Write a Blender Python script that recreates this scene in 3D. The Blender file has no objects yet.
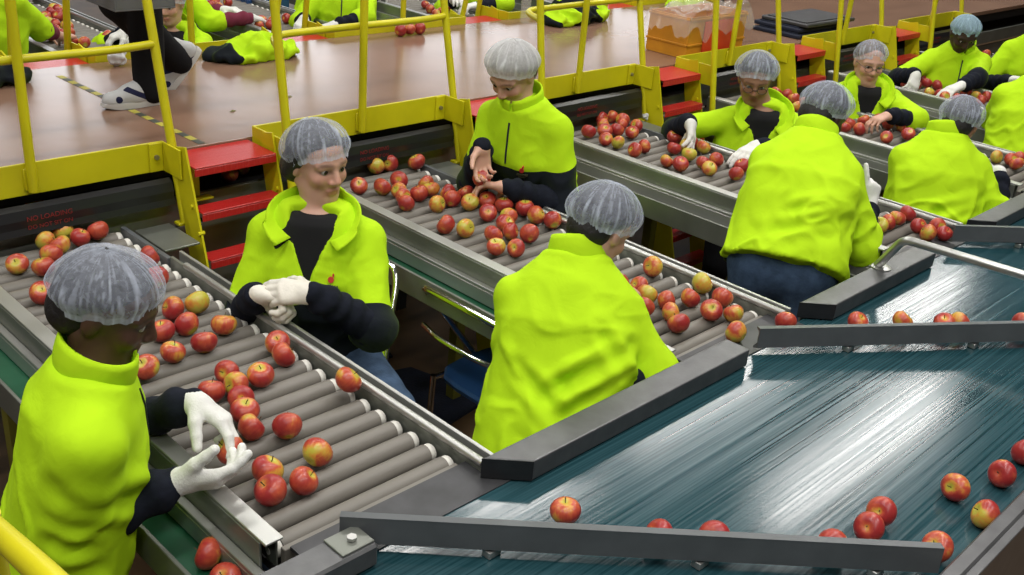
import bpy, bmesh, math, random
import numpy as np
from mathutils import Vector, Matrix, noise
from mathutils.bvhtree import BVHTree
PI = math.pi
sc = bpy.context.scene
C = sc.collection
rnd = random.Random(7)

# ------------------------------------------------------------------ materials
def mat(name, col, rough=.5, metal=0., var=0., vscale=8., bump=0., bscale=60., spec=.5, stretch=None, coat=0., obj_space=True):
    m = bpy.data.materials.new(name); m.use_nodes = True
    nt = m.node_tree; b = nt.nodes['Principled BSDF']
    b.inputs['Base Color'].default_value = (*col, 1); b.inputs['Roughness'].default_value = rough
    b.inputs['Metallic'].default_value = metal; b.inputs['Specular IOR Level'].default_value = spec
    b.inputs['Coat Weight'].default_value = coat
    if var or bump:
        tc = nt.nodes.new('ShaderNodeTexCoord'); mp = nt.nodes.new('ShaderNodeMapping')
        nt.links.new(tc.outputs['Object'], mp.inputs['Vector'])
        if stretch: mp.inputs['Scale'].default_value = stretch
    if var:
        n = nt.nodes.new('ShaderNodeTexNoise'); n.inputs['Scale'].default_value = vscale; n.inputs['Detail'].default_value = 6
        nt.links.new(mp.outputs['Vector'], n.inputs['Vector'])
        r = nt.nodes.new('ShaderNodeValToRGB')
        r.color_ramp.elements[0].position = .3; r.color_ramp.elements[1].position = .7
        r.color_ramp.elements[0].color = (*[c*(1-var) for c in col], 1)
        r.color_ramp.elements[1].color = (*[min(1, c*(1+var)) for c in col], 1)
        nt.links.new(n.outputs['Fac'], r.inputs['Fac']); nt.links.new(r.outputs['Color'], b.inputs['Base Color'])
    if bump:
        n2 = nt.nodes.new('ShaderNodeTexNoise'); n2.inputs['Scale'].default_value = bscale; n2.inputs['Detail'].default_value = 4
        nt.links.new(mp.outputs['Vector'], n2.inputs['Vector'])
        bm_ = nt.nodes.new('ShaderNodeBump'); bm_.inputs['Strength'].default_value = bump; bm_.inputs['Distance'].default_value = .01
        nt.links.new(n2.outputs['Fac'], bm_.inputs['Height']); nt.links.new(bm_.outputs['Normal'], b.inputs['Normal'])
    return m

M = {}
M['yellow'] = mat('yellow_paint', (.60, .54, .008), .38, var=.12, vscale=5, bump=.03, bscale=30)
M['red'] = mat('red_paint', (.50, .018, .016), .36, var=.15, vscale=9)
M['steel'] = mat('stainless_steel', (.50, .50, .48), .40, .8, var=.12, vscale=14, bump=.03, bscale=40, stretch=(1, .08, 1))
M['steel_x'] = mat('brushed_steel', (.42, .42, .40), .34, .85, var=.15, vscale=14, stretch=(.08, 1, 1))
M['steel_dark'] = mat('grey_steel_panel', (.20, .21, .185), .40, .55, var=.14, vscale=6)
M['grey_rail'] = mat('grey_painted_rail', (.105, .105, .108), .36, .35, var=.18, vscale=18, bump=.03, bscale=90)
M['guide'] = mat('dark_grey_guide', (.098, .106, .112), .42, .1, var=.12, vscale=12)
M['black_plastic'] = mat('black_plastic', (.016, .016, .018), .42, 0, var=.2, vscale=20)
M['plate'] = mat('slate_plate', (.050, .050, .054), .45, .2, var=.25, vscale=15)
M['rubber'] = mat('black_rubber', (.012, .012, .014), .33, 0, var=.2, vscale=5, bump=.12, bscale=7, stretch=(.4, 1, 1))
M['roller'] = mat('grey_roller', (.175, .160, .138), .50, 0, var=.13, vscale=20, stretch=(.15, 1, 1))
M['cap'] = mat('white_plastic', (.74, .72, .66), .45, 0, var=.07, vscale=30)
M['green_belt'] = mat('green_belt', (.010, .085, .040), .45, 0, var=.15, vscale=10)
M['dark'] = mat('dark_machinery', (.012, .012, .012), .7)
M['olive'] = mat('olive_frame', (.16, .15, .02), .5, var=.2, vscale=6)
M['chrome'] = mat('chrome_tube', (.75, .74, .72), .12, 1.)
M['mat_navy'] = mat('navy_mat', (.006, .010, .028), .8, var=.2, vscale=20, bump=.4, bscale=120)
M['blue_plastic'] = mat('blue_plastic', (.02, .07, .20), .4)
M['lime_cloth'] = None
M['navy'] = mat('navy_fleece', (.008, .010, .018), .92, var=.25, vscale=30, bump=.25, bscale=45, spec=.2)
M['maroon'] = mat('maroon_cuff', (.16, .015, .04), .9)
M['black_cloth'] = mat('black_trousers', (.008, .008, .010), .9, spec=.2, bump=.2, bscale=30)
M['jeans'] = mat('blue_denim', (.050, .085, .150), .88, var=.25, vscale=25, bump=.2, bscale=120, spec=.2)
M['shirt'] = mat('dark_shirt', (.014, .014, .015), .9, spec=.2)
M['glove'] = mat('white_cotton_glove', (.76, .75, .72), .85, var=.05, vscale=30, bump=.25, bscale=220, spec=.2)
M['latex'] = mat('cream_latex_glove', (.74, .70, .62), .55, var=.06, vscale=30, bump=.2, bscale=60)
M['hair'] = mat('dark_hair', (.012, .010, .010), .6, var=.4, vscale=40, bump=.4, bscale=80)
M['hair_brown'] = mat('brown_hair', (.09, .055, .03), .6, var=.4, vscale=40, bump=.4, bscale=80)
M['eye'] = mat('eye_white', (.40, .37, .35), .25)
M['iris'] = mat('dark_iris', (.02, .014, .010), .2)
M['glasses'] = mat('dark_spectacle_frame', (.02, .018, .016), .3)
M['zip'] = mat('navy_zip', (.012, .014, .03), .5)
M['emblem_red'] = mat('red_emblem', (.55, .03, .02), .7)
M['emblem_dark'] = mat('dark_stitched_lettering', (.05, .05, .02), .8)
M["letter_red"] = mat("red_lettering", (.22, .02, .02), .5)
M['sole'] = mat('white_sole', (.55, .54, .52), .6)
M['shoe_grey'] = mat('grey_white_trainer', (.50, .50, .50), .6, var=.08, vscale=30)
M['shoe_navy'] = mat('navy_shoe_panel', (.012, .014, .05), .6)
M['shoe_dark'] = mat('dark_shoe', (.015, .014, .013), .6)
M['bolt'] = mat('bolt_metal', (.30, .28, .20), .4, .7)
M['crate_grey'] = mat('grey_plastic_crate', (.135, .138, .142), .55)
M['orange_box'] = mat('orange_yellow_plastic', (.62, .26, .015), .5, var=.18, vscale=6)
M['red_panel'] = mat('orange_red_panel', (.68, .06, .015), .45)
M['tape_yellow'] = mat('tape_yellow', (.48, .42, .06), .5)
M['tape_black'] = mat('tape_black', (.07, .075, .06), .5)
M['stem'] = mat('apple_stem', (.07, .045, .02), .8)
M['woven_belt'] = mat('brown_woven_belt', (.20, .075, .03), .8, var=.6, vscale=120)
M['white_paper'] = mat('white_paper', (.72, .72, .72), .7)

def two_tone(name, c1, c2, attr='zone', rough=.85):
    """cloth of colour c1 where the float attribute is below zero and c2 above it"""
    m = bpy.data.materials.new(name); m.use_nodes = True
    nt = m.node_tree; b = nt.nodes['Principled BSDF']; b.inputs['Roughness'].default_value = rough
    b.inputs['Specular IOR Level'].default_value = .15
    b.inputs['Sheen Weight'].default_value = .15; b.inputs['Sheen Tint'].default_value = (*c1, 1)
    a = nt.nodes.new('ShaderNodeAttribute'); a.attribute_name = attr
    g = nt.nodes.new('ShaderNodeMath'); g.operation = 'GREATER_THAN'; g.inputs[1].default_value = 0
    nt.links.new(a.outputs['Fac'], g.inputs[0])
    mx = nt.nodes.new('ShaderNodeMix'); mx.data_type = 'RGBA'
    mx.inputs[6].default_value = (*c1, 1); mx.inputs[7].default_value = (*c2, 1)
    nt.links.new(g.outputs[0], mx.inputs[0]); nt.links.new(mx.outputs[2], b.inputs['Base Color'])
    tc = nt.nodes.new('ShaderNodeTexCoord')
    n2 = nt.nodes.new('ShaderNodeTexNoise'); n2.inputs['Scale'].default_value = 16; n2.inputs['Detail'].default_value = 5
    n2.inputs['Distortion'].default_value = .6
    nt.links.new(tc.outputs['Object'], n2.inputs['Vector'])
    bm_ = nt.nodes.new('ShaderNodeBump'); bm_.inputs['Strength'].default_value = .28; bm_.inputs['Distance'].default_value = .012
    nt.links.new(n2.outputs['Fac'], bm_.inputs['Height']); nt.links.new(bm_.outputs['Normal'], b.inputs['Normal'])
    return m
LIME = (.47, .75, .012)
M['fleece'] = two_tone('lime_fleece', LIME, (.008, .010, .018))

def skin_mat(name, c):
    m = bpy.data.materials.new(name); m.use_nodes = True
    nt = m.node_tree; b = nt.nodes['Principled BSDF']; b.inputs['Roughness'].default_value = .5
    b.inputs['Subsurface Weight'].default_value = .08; b.inputs['Subsurface Radius'].default_value = (.01, .004, .002)
    def mix(attr, col, prev):
        a = nt.nodes.new('ShaderNodeAttribute'); a.attribute_name = attr
        mx = nt.nodes.new('ShaderNodeMix'); mx.data_type = 'RGBA'
        nt.links.new(a.outputs['Fac'], mx.inputs[0])
        if prev is None: mx.inputs[6].default_value = (*c, 1)
        else: nt.links.new(prev, mx.inputs[6])
        mx.inputs[7].default_value = (*col, 1)
        return mx.outputs[2]
    o = mix('lips', (c[0]*.82, c[1]*.55, c[2]*.55), None)
    o = mix('blush', (min(1, c[0]*1.03), c[1]*.84, c[2]*.82), o)
    o = mix('brow', (c[0]*.18, c[1]*.16, c[2]*.15), o)
    nt.links.new(o, b.inputs['Base Color'])
    return m
M['skin_fair'] = skin_mat('fair_skin', (.60, .345, .255))
M['skin_tan'] = skin_mat('tan_skin', (.33, .17, .105))
M['skin_brown'] = skin_mat('brown_skin', (.085, .040, .024))
M['skin_dark'] = skin_mat('dark_skin', (.045, .022, .015))

def net_mat(name, tint, base):
    m = bpy.data.materials.new(name); m.use_nodes = True
    nt = m.node_tree; out = nt.nodes['Material Output']; nt.nodes.remove(nt.nodes['Principled BSDF'])
    tr = nt.nodes.new('ShaderNodeBsdfTransparent')
    df = nt.nodes.new('ShaderNodeBsdfDiffuse'); df.inputs['Color'].default_value = (*tint, 1)
    tl = nt.nodes.new('ShaderNodeBsdfTranslucent'); tl.inputs['Color'].default_value = (*tint, 1)
    ms = nt.nodes.new('ShaderNodeMixShader'); ms.inputs[0].default_value = .3
    nt.links.new(df.outputs[0], ms.inputs[1]); nt.links.new(tl.outputs[0], ms.inputs[2])
    a = nt.nodes.new('ShaderNodeAttribute'); a.attribute_name = 'pleat'
    tc = nt.nodes.new('ShaderNodeTexCoord')
    n = nt.nodes.new('ShaderNodeTexNoise'); n.inputs['Scale'].default_value = 55; n.inputs['Detail'].default_value = 8; n.inputs['Distortion'].default_value = 1.6
    nt.links.new(tc.outputs['Object'], n.inputs['Vector'])
    m1 = nt.nodes.new('ShaderNodeMath'); m1.operation = 'MULTIPLY_ADD'; m1.inputs[1].default_value = .45; m1.inputs[2].default_value = base-.22
    nt.links.new(n.outputs['Fac'], m1.inputs[0])
    m2 = nt.nodes.new('ShaderNodeMath'); m2.operation = 'ADD'; m2.use_clamp = True
    nt.links.new(m1.outputs[0], m2.inputs[0]); nt.links.new(a.outputs['Fac'], m2.inputs[1])
    mx = nt.nodes.new('ShaderNodeMixShader')
    nt.links.new(m2.outputs[0], mx.inputs[0]); nt.links.new(tr.outputs[0], mx.inputs[1]); nt.links.new(ms.outputs[0], mx.inputs[2])
    nt.links.new(mx.outputs[0], out.inputs['Surface'])
    return m
M['net'] = net_mat('white_hairnet', (.72, .78, .92), .23)
M['net_dense'] = net_mat('dense_white_hairnet', (.80, .81, .82), .58)
M['net_blue'] = net_mat('pale_blue_hairnet', (.52, .74, .88), .52)

def apple_mat(name, bias):
    m = bpy.data.materials.new(name); m.use_nodes = True
    nt = m.node_tree; b = nt.nodes['Principled BSDF']; b.inputs['Roughness'].default_value = .32
    L = nt.links.new
    tc = nt.nodes.new('ShaderNodeTexCoord'); oi = nt.nodes.new('ShaderNodeObjectInfo')
    ad = nt.nodes.new('ShaderNodeVectorMath'); ad.operation = 'ADD'
    sc_ = nt.nodes.new('ShaderNodeMath'); sc_.operation = 'MULTIPLY'; sc_.inputs[1].default_value = 40
    L(oi.outputs['Random'], sc_.inputs[0]); L(tc.outputs['Object'], ad.inputs[0]); L(sc_.outputs[0], ad.inputs[1])
    n = nt.nodes.new('ShaderNodeTexNoise'); n.inputs['Scale'].default_value = 17; n.inputs['Detail'].default_value = 2
    L(ad.outputs[0], n.inputs['Vector'])
    # streaks run from stem to calyx: noise in direction space, squashed along the axis
    mp = nt.nodes.new('ShaderNodeMapping'); mp.inputs['Scale'].default_value = (1, 1, .12); L(ad.outputs[0], mp.inputs['Vector'])
    n2 = nt.nodes.new('ShaderNodeTexNoise'); n2.inputs['Scale'].default_value = 150; n2.inputs['Detail'].default_value = 3
    L(mp.outputs[0], n2.inputs['Vector'])
    s = nt.nodes.new('ShaderNodeMath'); s.operation = 'MULTIPLY_ADD'; s.inputs[1].default_value = .26; L(n2.outputs['Fac'], s.inputs[0]); L(n.outputs['Fac'], s.inputs[2])
    # yellow-green in the hollow round the stem
    sx = nt.nodes.new('ShaderNodeSeparateXYZ'); L(tc.outputs['Object'], sx.inputs[0])
    r2 = nt.nodes.new('ShaderNodeVectorMath'); r2.operation = 'LENGTH'
    cb = nt.nodes.new('ShaderNodeCombineXYZ'); L(sx.outputs[0], cb.inputs[0]); L(sx.outputs[1], cb.inputs[1]); L(cb.outputs[0], r2.inputs[0])
    mr = nt.nodes.new('ShaderNodeMapRange'); mr.inputs[1].default_value = .004; mr.inputs[2].default_value = .020; mr.inputs[3].default_value = -.30; mr.inputs[4].default_value = 0
    L(r2.outputs['Value'], mr.inputs[0])
    s2 = nt.nodes.new('ShaderNodeMath'); s2.operation = 'ADD'; L(s.outputs[0], s2.inputs[0]); L(mr.outputs[0], s2.inputs[1])
    s3 = nt.nodes.new('ShaderNodeMath'); s3.operation = 'ADD'; s3.inputs[1].default_value = bias; L(s2.outputs[0], s3.inputs[0])
    r = nt.nodes.new('ShaderNodeValToRGB'); e = r.color_ramp.elements
    e[0].position = .38; e[0].color = (.50, .44, .055, 1)
    e[1].position = .78; e[1].color = (.33, .026, .026, 1)
    x = e.new(.50); x.color = (.60, .28, .045, 1)
    x = e.new(.60); x.color = (.50, .085, .040, 1)
    L(s3.outputs[0], r.inputs['Fac']); L(r.outputs['Color'], b.inputs['Base Color'])
    return m
M['apple_R'] = apple_mat('red_apple_skin', .08)
M['apple_M'] = apple_mat('red_and_yellow_apple_skin', -.03)
M['apple_Y'] = apple_mat('yellow_green_apple_skin', -.17)

# deck: varnished brown sheet, floor: worn brown board, belt: teal with streaks along the travel
def deck_mat():
    m = mat('varnished_brown_deck', (.235, .135, .090), .24, var=.12, vscale=2.2, bump=.05, bscale=14, spec=.6)
    return m
M['deck'] = deck_mat()
M['ground'] = mat('worn_brown_floor', (.13, .075, .035), .55, var=.35, vscale=2.5, bump=.05, bscale=10)

def belt_mat():
    m = bpy.data.materials.new('teal_belt'); m.use_nodes = True
    nt = m.node_tree; b = nt.nodes['Principled BSDF']; L = nt.links.new
    tc = nt.nodes.new('ShaderNodeTexCoord'); mp = nt.nodes.new('ShaderNodeMapping'); mp.inputs['Scale'].default_value = (.35, 55, 1)
    L(tc.outputs['Object'], mp.inputs['Vector'])
    n = nt.nodes.new('ShaderNodeTexNoise'); n.inputs['Scale'].default_value = 3.2; n.inputs['Detail'].default_value = 7; L(mp.outputs[0], n.inputs['Vector'])
    r = nt.nodes.new('ShaderNodeValToRGB'); r.color_ramp.elements[0].position = .3; r.color_ramp.elements[1].position = .72
    r.color_ramp.elements[0].color = (.008, .036, .045, 1); r.color_ramp.elements[1].color = (.028, .078, .094, 1)
    L(n.outputs['Fac'], r.inputs['Fac']); L(r.outputs['Color'], b.inputs['Base Color'])
    rr = nt.nodes.new('ShaderNodeMapRange'); rr.inputs[1].default_value = .3; rr.inputs[2].default_value = .7; rr.inputs[3].default_value = .09; rr.inputs[4].default_value = .23
    L(n.outputs['Fac'], rr.inputs[0]); L(rr.outputs[0], b.inputs['Roughness'])
    bp = nt.nodes.new('ShaderNodeBump'); bp.inputs['Strength'].default_value = .055; bp.inputs['Distance'].default_value = .003
    L(n.outputs['Fac'], bp.inputs['Height']); L(bp.outputs['Normal'], b.inputs['Normal'])
    b.inputs['Specular IOR Level'].default_value = .55
    return m
M['belt'] = belt_mat()

def tread_mat():
    m = bpy.data.materials.new('red_checker_plate'); m.use_nodes = True
    nt = m.node_tree; b = nt.nodes['Principled BSDF']; L = nt.links.new
    b.inputs['Base Color'].default_value = (.50, .020, .018, 1); b.inputs['Roughness'].default_value = .33
    tc = nt.nodes.new('ShaderNodeTexCoord'); mp = nt.nodes.new('ShaderNodeMapping'); mp.inputs['Rotation'].default_value = (0, 0, PI/4); mp.inputs['Scale'].default_value = (42, 42, 42)
    L(tc.outputs['Object'], mp.inputs['Vector'])
    ck = nt.nodes.new('ShaderNodeTexBrick'); ck.inputs['Scale'].default_value = 1; ck.inputs['Mortar Size'].default_value = .14
    ck.inputs['Brick Width'].default_value = 1.4; ck.inputs['Row Height'].default_value = .7
    L(mp.outputs[0], ck.inputs['Vector'])
    bp = nt.nodes.new('ShaderNodeBump'); bp.inputs['Strength'].default_value = .7; bp.inputs['Distance'].default_value = .004
    L(ck.outputs['Fac'], bp.inputs['Height']); L(bp.outputs['Normal'], b.inputs['Normal'])
    return m
M['tread'] = tread_mat()

def plastic_film():
    m = bpy.data.materials.new('clear_plastic_film'); m.use_nodes = True
    nt = m.node_tree; out = nt.nodes['Material Output']; b = nt.nodes['Principled BSDF']
    b.inputs['Base Color'].default_value = (.75, .72, .68, 1); b.inputs['Roughness'].default_value = .2
    tr = nt.nodes.new('ShaderNodeBsdfTransparent'); mx = nt.nodes.new('ShaderNodeMixShader'); mx.inputs[0].default_value = .24
    nt.links.new(tr.outputs[0], mx.inputs[1]); nt.links.new(b.outputs[0], mx.inputs[2]); nt.links.new(mx.outputs[0], out.inputs['Surface'])
    return m
M['film'] = plastic_film()
M['bottle'] = plastic_film(); M['bottle'].name = 'clear_bottle_plastic'

# ------------------------------------------------------------------ mesh helpers
class MB:
    def __init__(s): s.v = []; s.f = []; s.mi = []
    def add(s, vs, fs, mi=0):
        o = len(s.v); s.v += [tuple(map(float, p)) for p in vs]; s.f += [tuple(i+o for i in f) for f in fs]; s.mi += [mi]*len(fs)
        return s
    def box(s, x0, x1, y0, y1, z0, z1, mi=0, ch=.0015):
        """box with small chamfers on every edge"""
        c = min(ch, (x1-x0)*.3, (y1-y0)*.3, (z1-z0)*.3)
        bm = bmesh.new()
        vs = [bm.verts.new(p) for p in ((x0,y0,z0),(x1,y0,z0),(x1,y1,z0),(x0,y1,z0),(x0,y0,z1),(x1,y0,z1),(x1,y1,z1),(x0,y1,z1))]
        for q in ((0,3,2,1),(4,5,6,7),(0,1,5,4),(1,2,6,5),(2,3,7,6),(3,0,4,7)): bm.faces.new([vs[i] for i in q])
        if c > 1e-5: bmesh.ops.bevel(bm, geom=list(bm.edges), offset=c, segments=1, affect='EDGES', profile=.5)
        bm.verts.index_update()
        s.add([v.co for v in bm.verts], [[v.index for v in f.verts] for f in bm.faces], mi); bm.free()
        return s
    def prism(s, poly, axis, a, b, mi=0):
        """polygon (2-D, counter-clockwise) pushed along an axis from a to b"""
        n = len(poly)
        def P(u, w, t): return {'x': (t, u, w), 'y': (u, t, w), 'z': (u, w, t)}[axis]
        s.add([P(u, w, a) for u, w in poly]+[P(u, w, b) for u, w in poly],
              [tuple(range(n-1, -1, -1)), tuple(range(n, 2*n))]+[(i, (i+1) % n, n+(i+1) % n, n+i) for i in range(n)], mi)
        return s
    def tube(s, pts, r, seg=12, mi=0, caps=True, corner=0.):
        """round bar along a polyline; r may be a list; corner rounds the bends"""
        pts = [Vector(p) for p in pts]
        if corner and len(pts) > 2:
            q = [pts[0]]
            for i in range(1, len(pts)-1):
                a = (pts[i-1]-pts[i]); b = (pts[i+1]-pts[i]); k = min(corner, a.length*.45, b.length*.45)
                A = pts[i]+a.normalized()*k; B = pts[i]+b.normalized()*k
                for j in range(6):
                    t = j/5; q.append(A*(1-t)**2+pts[i]*2*t*(1-t)+B*t*t)
            q.append(pts[-1]); pts = q
        n = len(pts); rs = r if isinstance(r, (list, tuple)) else [r]*n
        vs = []; up = None
        for i, p in enumerate(pts):
            d = (pts[min(i+1, n-1)]-pts[max(i-1, 0)]).normalized()
            if up is None:
                up = Vector((0, 0, 1)) if abs(d.z) < .9 else Vector((1, 0, 0))
            u = (up-d*up.dot(d)).normalized(); w = d.cross(u); up = u
            for k in range(seg):
                a = 2*PI*k/seg; vs.append(p+(u*math.cos(a)+w*math.sin(a))*rs[i])
        fs = [(i*seg+k, i*seg+(k+1) % seg, (i+1)*seg+(k+1) % seg, (i+1)*seg+k) for i in range(n-1) for k in range(seg)]
        if caps: fs += [tuple(range(seg-1, -1, -1)), tuple((n-1)*seg+k for k in range(seg))]
        s.add(vs, fs, mi); return s
    def lathe(s, prof, seg=24, c=(0, 0, 0), mi=0):
        """profile of (radius, z) turned round z"""
        n = len(prof); vs = [(c[0]+r*math.cos(2*PI*k/seg), c[1]+r*math.sin(2*PI*k/seg), c[2]+z) for r, z in prof for k in range(seg)]
        fs = [(i*seg+k, i*seg+(k+1) % seg, (i+1)*seg+(k+1) % seg, (i+1)*seg+k) for i in range(n-1) for k in range(seg)]
        fs += [tuple(range(seg-1, -1, -1)), tuple((n-1)*seg+k for k in range(seg))]
        s.add(vs, fs, mi); return s
    def build(s, name, mats, parent=None, smooth=False, loc=None):
        me = bpy.data.meshes.new(name); me.from_pydata(s.v, [], s.f)
        for m in (mats if isinstance(mats, (list, tuple)) else [mats]): me.materials.append(M[m] if isinstance(m, str) else m)
        me.polygons.foreach_set('material_index', s.mi)
        bm = bmesh.new(); bm.from_mesh(me); bmesh.ops.recalc_face_normals(bm, faces=bm.faces); bm.to_mesh(me); bm.free()
        if smooth: me.shade_smooth(); me.set_sharp_from_angle(angle=math.radians(38))
        return link(name, me, parent, loc)

def link(name, me, parent=None, loc=None):
    o = bpy.data.objects.new(name, me); C.objects.link(o)
    if parent is not None:
        o.parent = parent; o.matrix_parent_inverse = Matrix.Translation(parent.location).inverted()
    if loc is not None: o.location = loc
    return o
def tag(o, label, cat, group=None, kind=None):
    o['label'] = label; o['category'] = cat
    if group: o['group'] = group
    if kind: o['kind'] = kind
    return o
def thing(name, label, cat, loc=(0, 0, 0), group=None):
    o = bpy.data.objects.new(name, None); C.objects.link(o); o.location = loc; o.empty_display_size = .1
    return tag(o, label, cat, group)
def copy_tree(o, parent=None):
    c = o.copy(); C.objects.link(c)
    if parent is not None: c.parent = parent
    for ch in list(o.children): copy_tree(ch, c)
    return c
ORD = ['first','second','third','fourth','fifth','sixth','seventh','eighth','ninth','tenth','eleventh','twelfth','thirteenth','fourteenth','fifteenth','sixteenth','seventeenth','eighteenth','nineteenth','twentieth']
def ordn(i):
    if i < 20: return ORD[i]
    t = {2: 'twenty', 3: 'thirty', 4: 'forty', 5: 'fifty'}
    n = i+1; d, u = divmod(n, 10)
    return (t[d][:-1]+'ieth') if u == 0 else t[d]+'-'+ORD[u-1]

# ------------------------------------------------------------------ smooth bodies: distance field + surface nets
class Field:
    def __init__(s, lo, hi, h):
        s.h = h; s.lo = np.array(lo, np.float32); n = np.ceil((np.array(hi)-np.array(lo))/h).astype(int)+2
        s.n = n; s.a = np.full(n, 1., np.float32)
        s.ax = [s.lo[i]+h*np.arange(n[i], dtype=np.float32) for i in range(3)]
    def _sl(s, lo, hi, m):
        i0 = np.maximum(np.floor((np.array(lo)-m-s.lo)/s.h).astype(int), 0); i1 = np.minimum(np.ceil((np.array(hi)+m-s.lo)/s.h).astype(int)+1, s.n)
        if (i1 <= i0).any(): return None
        sl = tuple(slice(a, b) for a, b in zip(i0, i1))
        return sl, s.ax[0][sl[0]][:, None, None], s.ax[1][sl[1]][None, :, None], s.ax[2][sl[2]][None, None, :]
    def put(s, lo, hi, fn, k=.012, mode='add'):
        r = s._sl(lo, hi, 3*s.h+k)
        if r is None: return
        sl, X, Y, Z = r; d = fn(X, Y, Z).astype(np.float32); a = s.a[sl]
        if mode == 'add':
            if k > 0: hh = np.maximum(k-np.abs(a-d), 0)/k; s.a[sl] = np.minimum(a, d)-hh*hh*k*.25
            else: s.a[sl] = np.minimum(a, d)
        else:
            d = -d
            if k > 0: hh = np.maximum(k-np.abs(a-d), 0)/k; s.a[sl] = np.maximum(a, d)+hh*hh*k*.25
            else: s.a[sl] = np.maximum(a, d)
    def rcone(s, a, b, ra, rb=None, k=.012, mode='add'):
        rb = ra if rb is None else rb
        a = np.array(a, float); b = np.array(b, float); v = b-a; L2 = max(float(v@v), 1e-9); r = max(ra, rb)
        def fn(X, Y, Z):
            x = X-a[0]; y = Y-a[1]; z = Z-a[2]
            t = np.clip((x*v[0]+y*v[1]+z*v[2])/L2, 0, 1)
            return np.sqrt((x-t*v[0])**2+(y-t*v[1])**2+(z-t*v[2])**2)-(ra+(rb-ra)*t)
        s.put(np.minimum(a, b)-r, np.maximum(a, b)+r, fn, k, mode)
    def ell(s, c, rad, R=None, k=.012, mode='add', cut=None):
        c = np.array(c, float); rad = np.array(rad, float); R = np.eye(3) if R is None else np.array(R, float)   # rows of R: local axes
        ext = np.sqrt(((R*rad[:, None])**2).sum(0))
        def fn(X, Y, Z):
            x = X-c[0]; y = Y-c[1]; z = Z-c[2]
            l = [R[i, 0]*x+R[i, 1]*y+R[i, 2]*z for i in range(3)]
            k0 = np.sqrt(sum((l[i]/rad[i])**2 for i in range(3))); k1 = np.sqrt(sum((l[i]/rad[i]**2)**2 for i in range(3)))+1e-6
            d = k0*(k0-1)/k1
            if cut is not None: d = np.maximum(d, (cut[0]-(x*cut[1][0]+y*cut[1][1]+z*cut[1][2])))
            return d
        s.put(c-ext, c+ext, fn, k, mode)
    def loft(s, P, ax, sd, fr, us, aw, bw, off, k=.02, p=2.4):
        """elliptic tube along an axis: half-widths aw (sideways) and bw (front to back) at heights us, centre moved forward by off"""
        P, ax, sd, fr = (np.array(q, float) for q in (P, ax, sd, fr)); us = np.array(us); m = max(max(aw), max(bw))
        ends = [P+ax*us[0], P+ax*us[-1]]
        def fn(X, Y, Z):
            x = X-P[0]; y = Y-P[1]; z = Z-P[2]
            u = x*ax[0]+y*ax[1]+z*ax[2]; w = x*sd[0]+y*sd[1]+z*sd[2]; q = x*fr[0]+y*fr[1]+z*fr[2]
            a = np.interp(u, us, aw); b = np.interp(u, us, bw); q = q-np.interp(u, us, off)
            d = ((np.abs(w/a)**p+np.abs(q/b)**p)**(1/p)-1)*np.minimum(a, b)
            return np.maximum(d, np.maximum(us[0]-u, u-us[-1]))
        s.put(np.minimum(*ends)-m, np.maximum(*ends)+m, fn, k)
    def halfspace_cut(s, lo, hi, fn): s.put(lo, hi, fn, 0, 'cut')
    def mesh(s):
        a = s.a; n = s.n; neg = a < 0
        c = np.zeros(n-1, np.int8)
        for i in (0, 1):
            for j in (0, 1):
                for k in (0, 1): c += neg[i:n[0]-1+i, j:n[1]-1+j, k:n[2]-1+k]
        act = (c > 0) & (c < 8); idx = np.argwhere(act)
        if len(idx) == 0: return np.zeros((0, 3)), np.zeros((0, 4), int)
        ids = np.full(n-1, -1, np.int32); ids[act] = np.arange(len(idx))
        off = np.array([(i, j, k) for i in (0, 1) for j in (0, 1) for k in (0, 1)])
        val = np.stack([a[tuple((idx+o).T)] for o in off], 1)
        acc = np.zeros((len(idx), 3)); cnt = np.zeros(len(idx))
        for p in range(8):
            for q in range(p+1, 8):
                if np.abs(off[p]-off[q]).sum() != 1: continue
                va, vb = val[:, p], val[:, q]; mk = (va < 0) != (vb < 0)
                t = np.where(mk, va/np.where(mk, va-vb, 1), 0)
                acc += np.where(mk[:, None], off[p]+t[:, None]*(off[q]-off[p]), 0); cnt += mk
        V = s.lo+(idx+acc/cnt[:, None])*s.h
        F = []
        for d in range(3):
            e = [0, 0, 0]; e[d] = 1
            A = neg[:n[0]-e[0], :n[1]-e[1], :n[2]-e[2]]; B = neg[e[0]:, e[1]:, e[2]:]
            ed = np.argwhere(A != B); o1, o2 = [(1, 2), (2, 0), (0, 1)][d]
            ed = ed[(ed[:, o1] > 0) & (ed[:, o2] > 0)]
            ok = (ed[:, o1] < n[o1]-1) & (ed[:, o2] < n[o2]-1) & (ed[:, d] < n[d]-1); ed = ed[ok]
            def at(x, y):
                q = ed.copy(); q[:, o1] -= x; q[:, o2] -= y; return ids[tuple(q.T)]
            Q = np.stack([at(1, 1), at(0, 1), at(0, 0), at(1, 0)], 1)
            fl = B[tuple(ed.T)]          # inside lies ahead: flip
            Q[fl] = Q[fl][:, ::-1]
            F.append(Q)
        F = np.concatenate(F); F = F[(F >= 0).all(1)]
        return V, F

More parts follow.
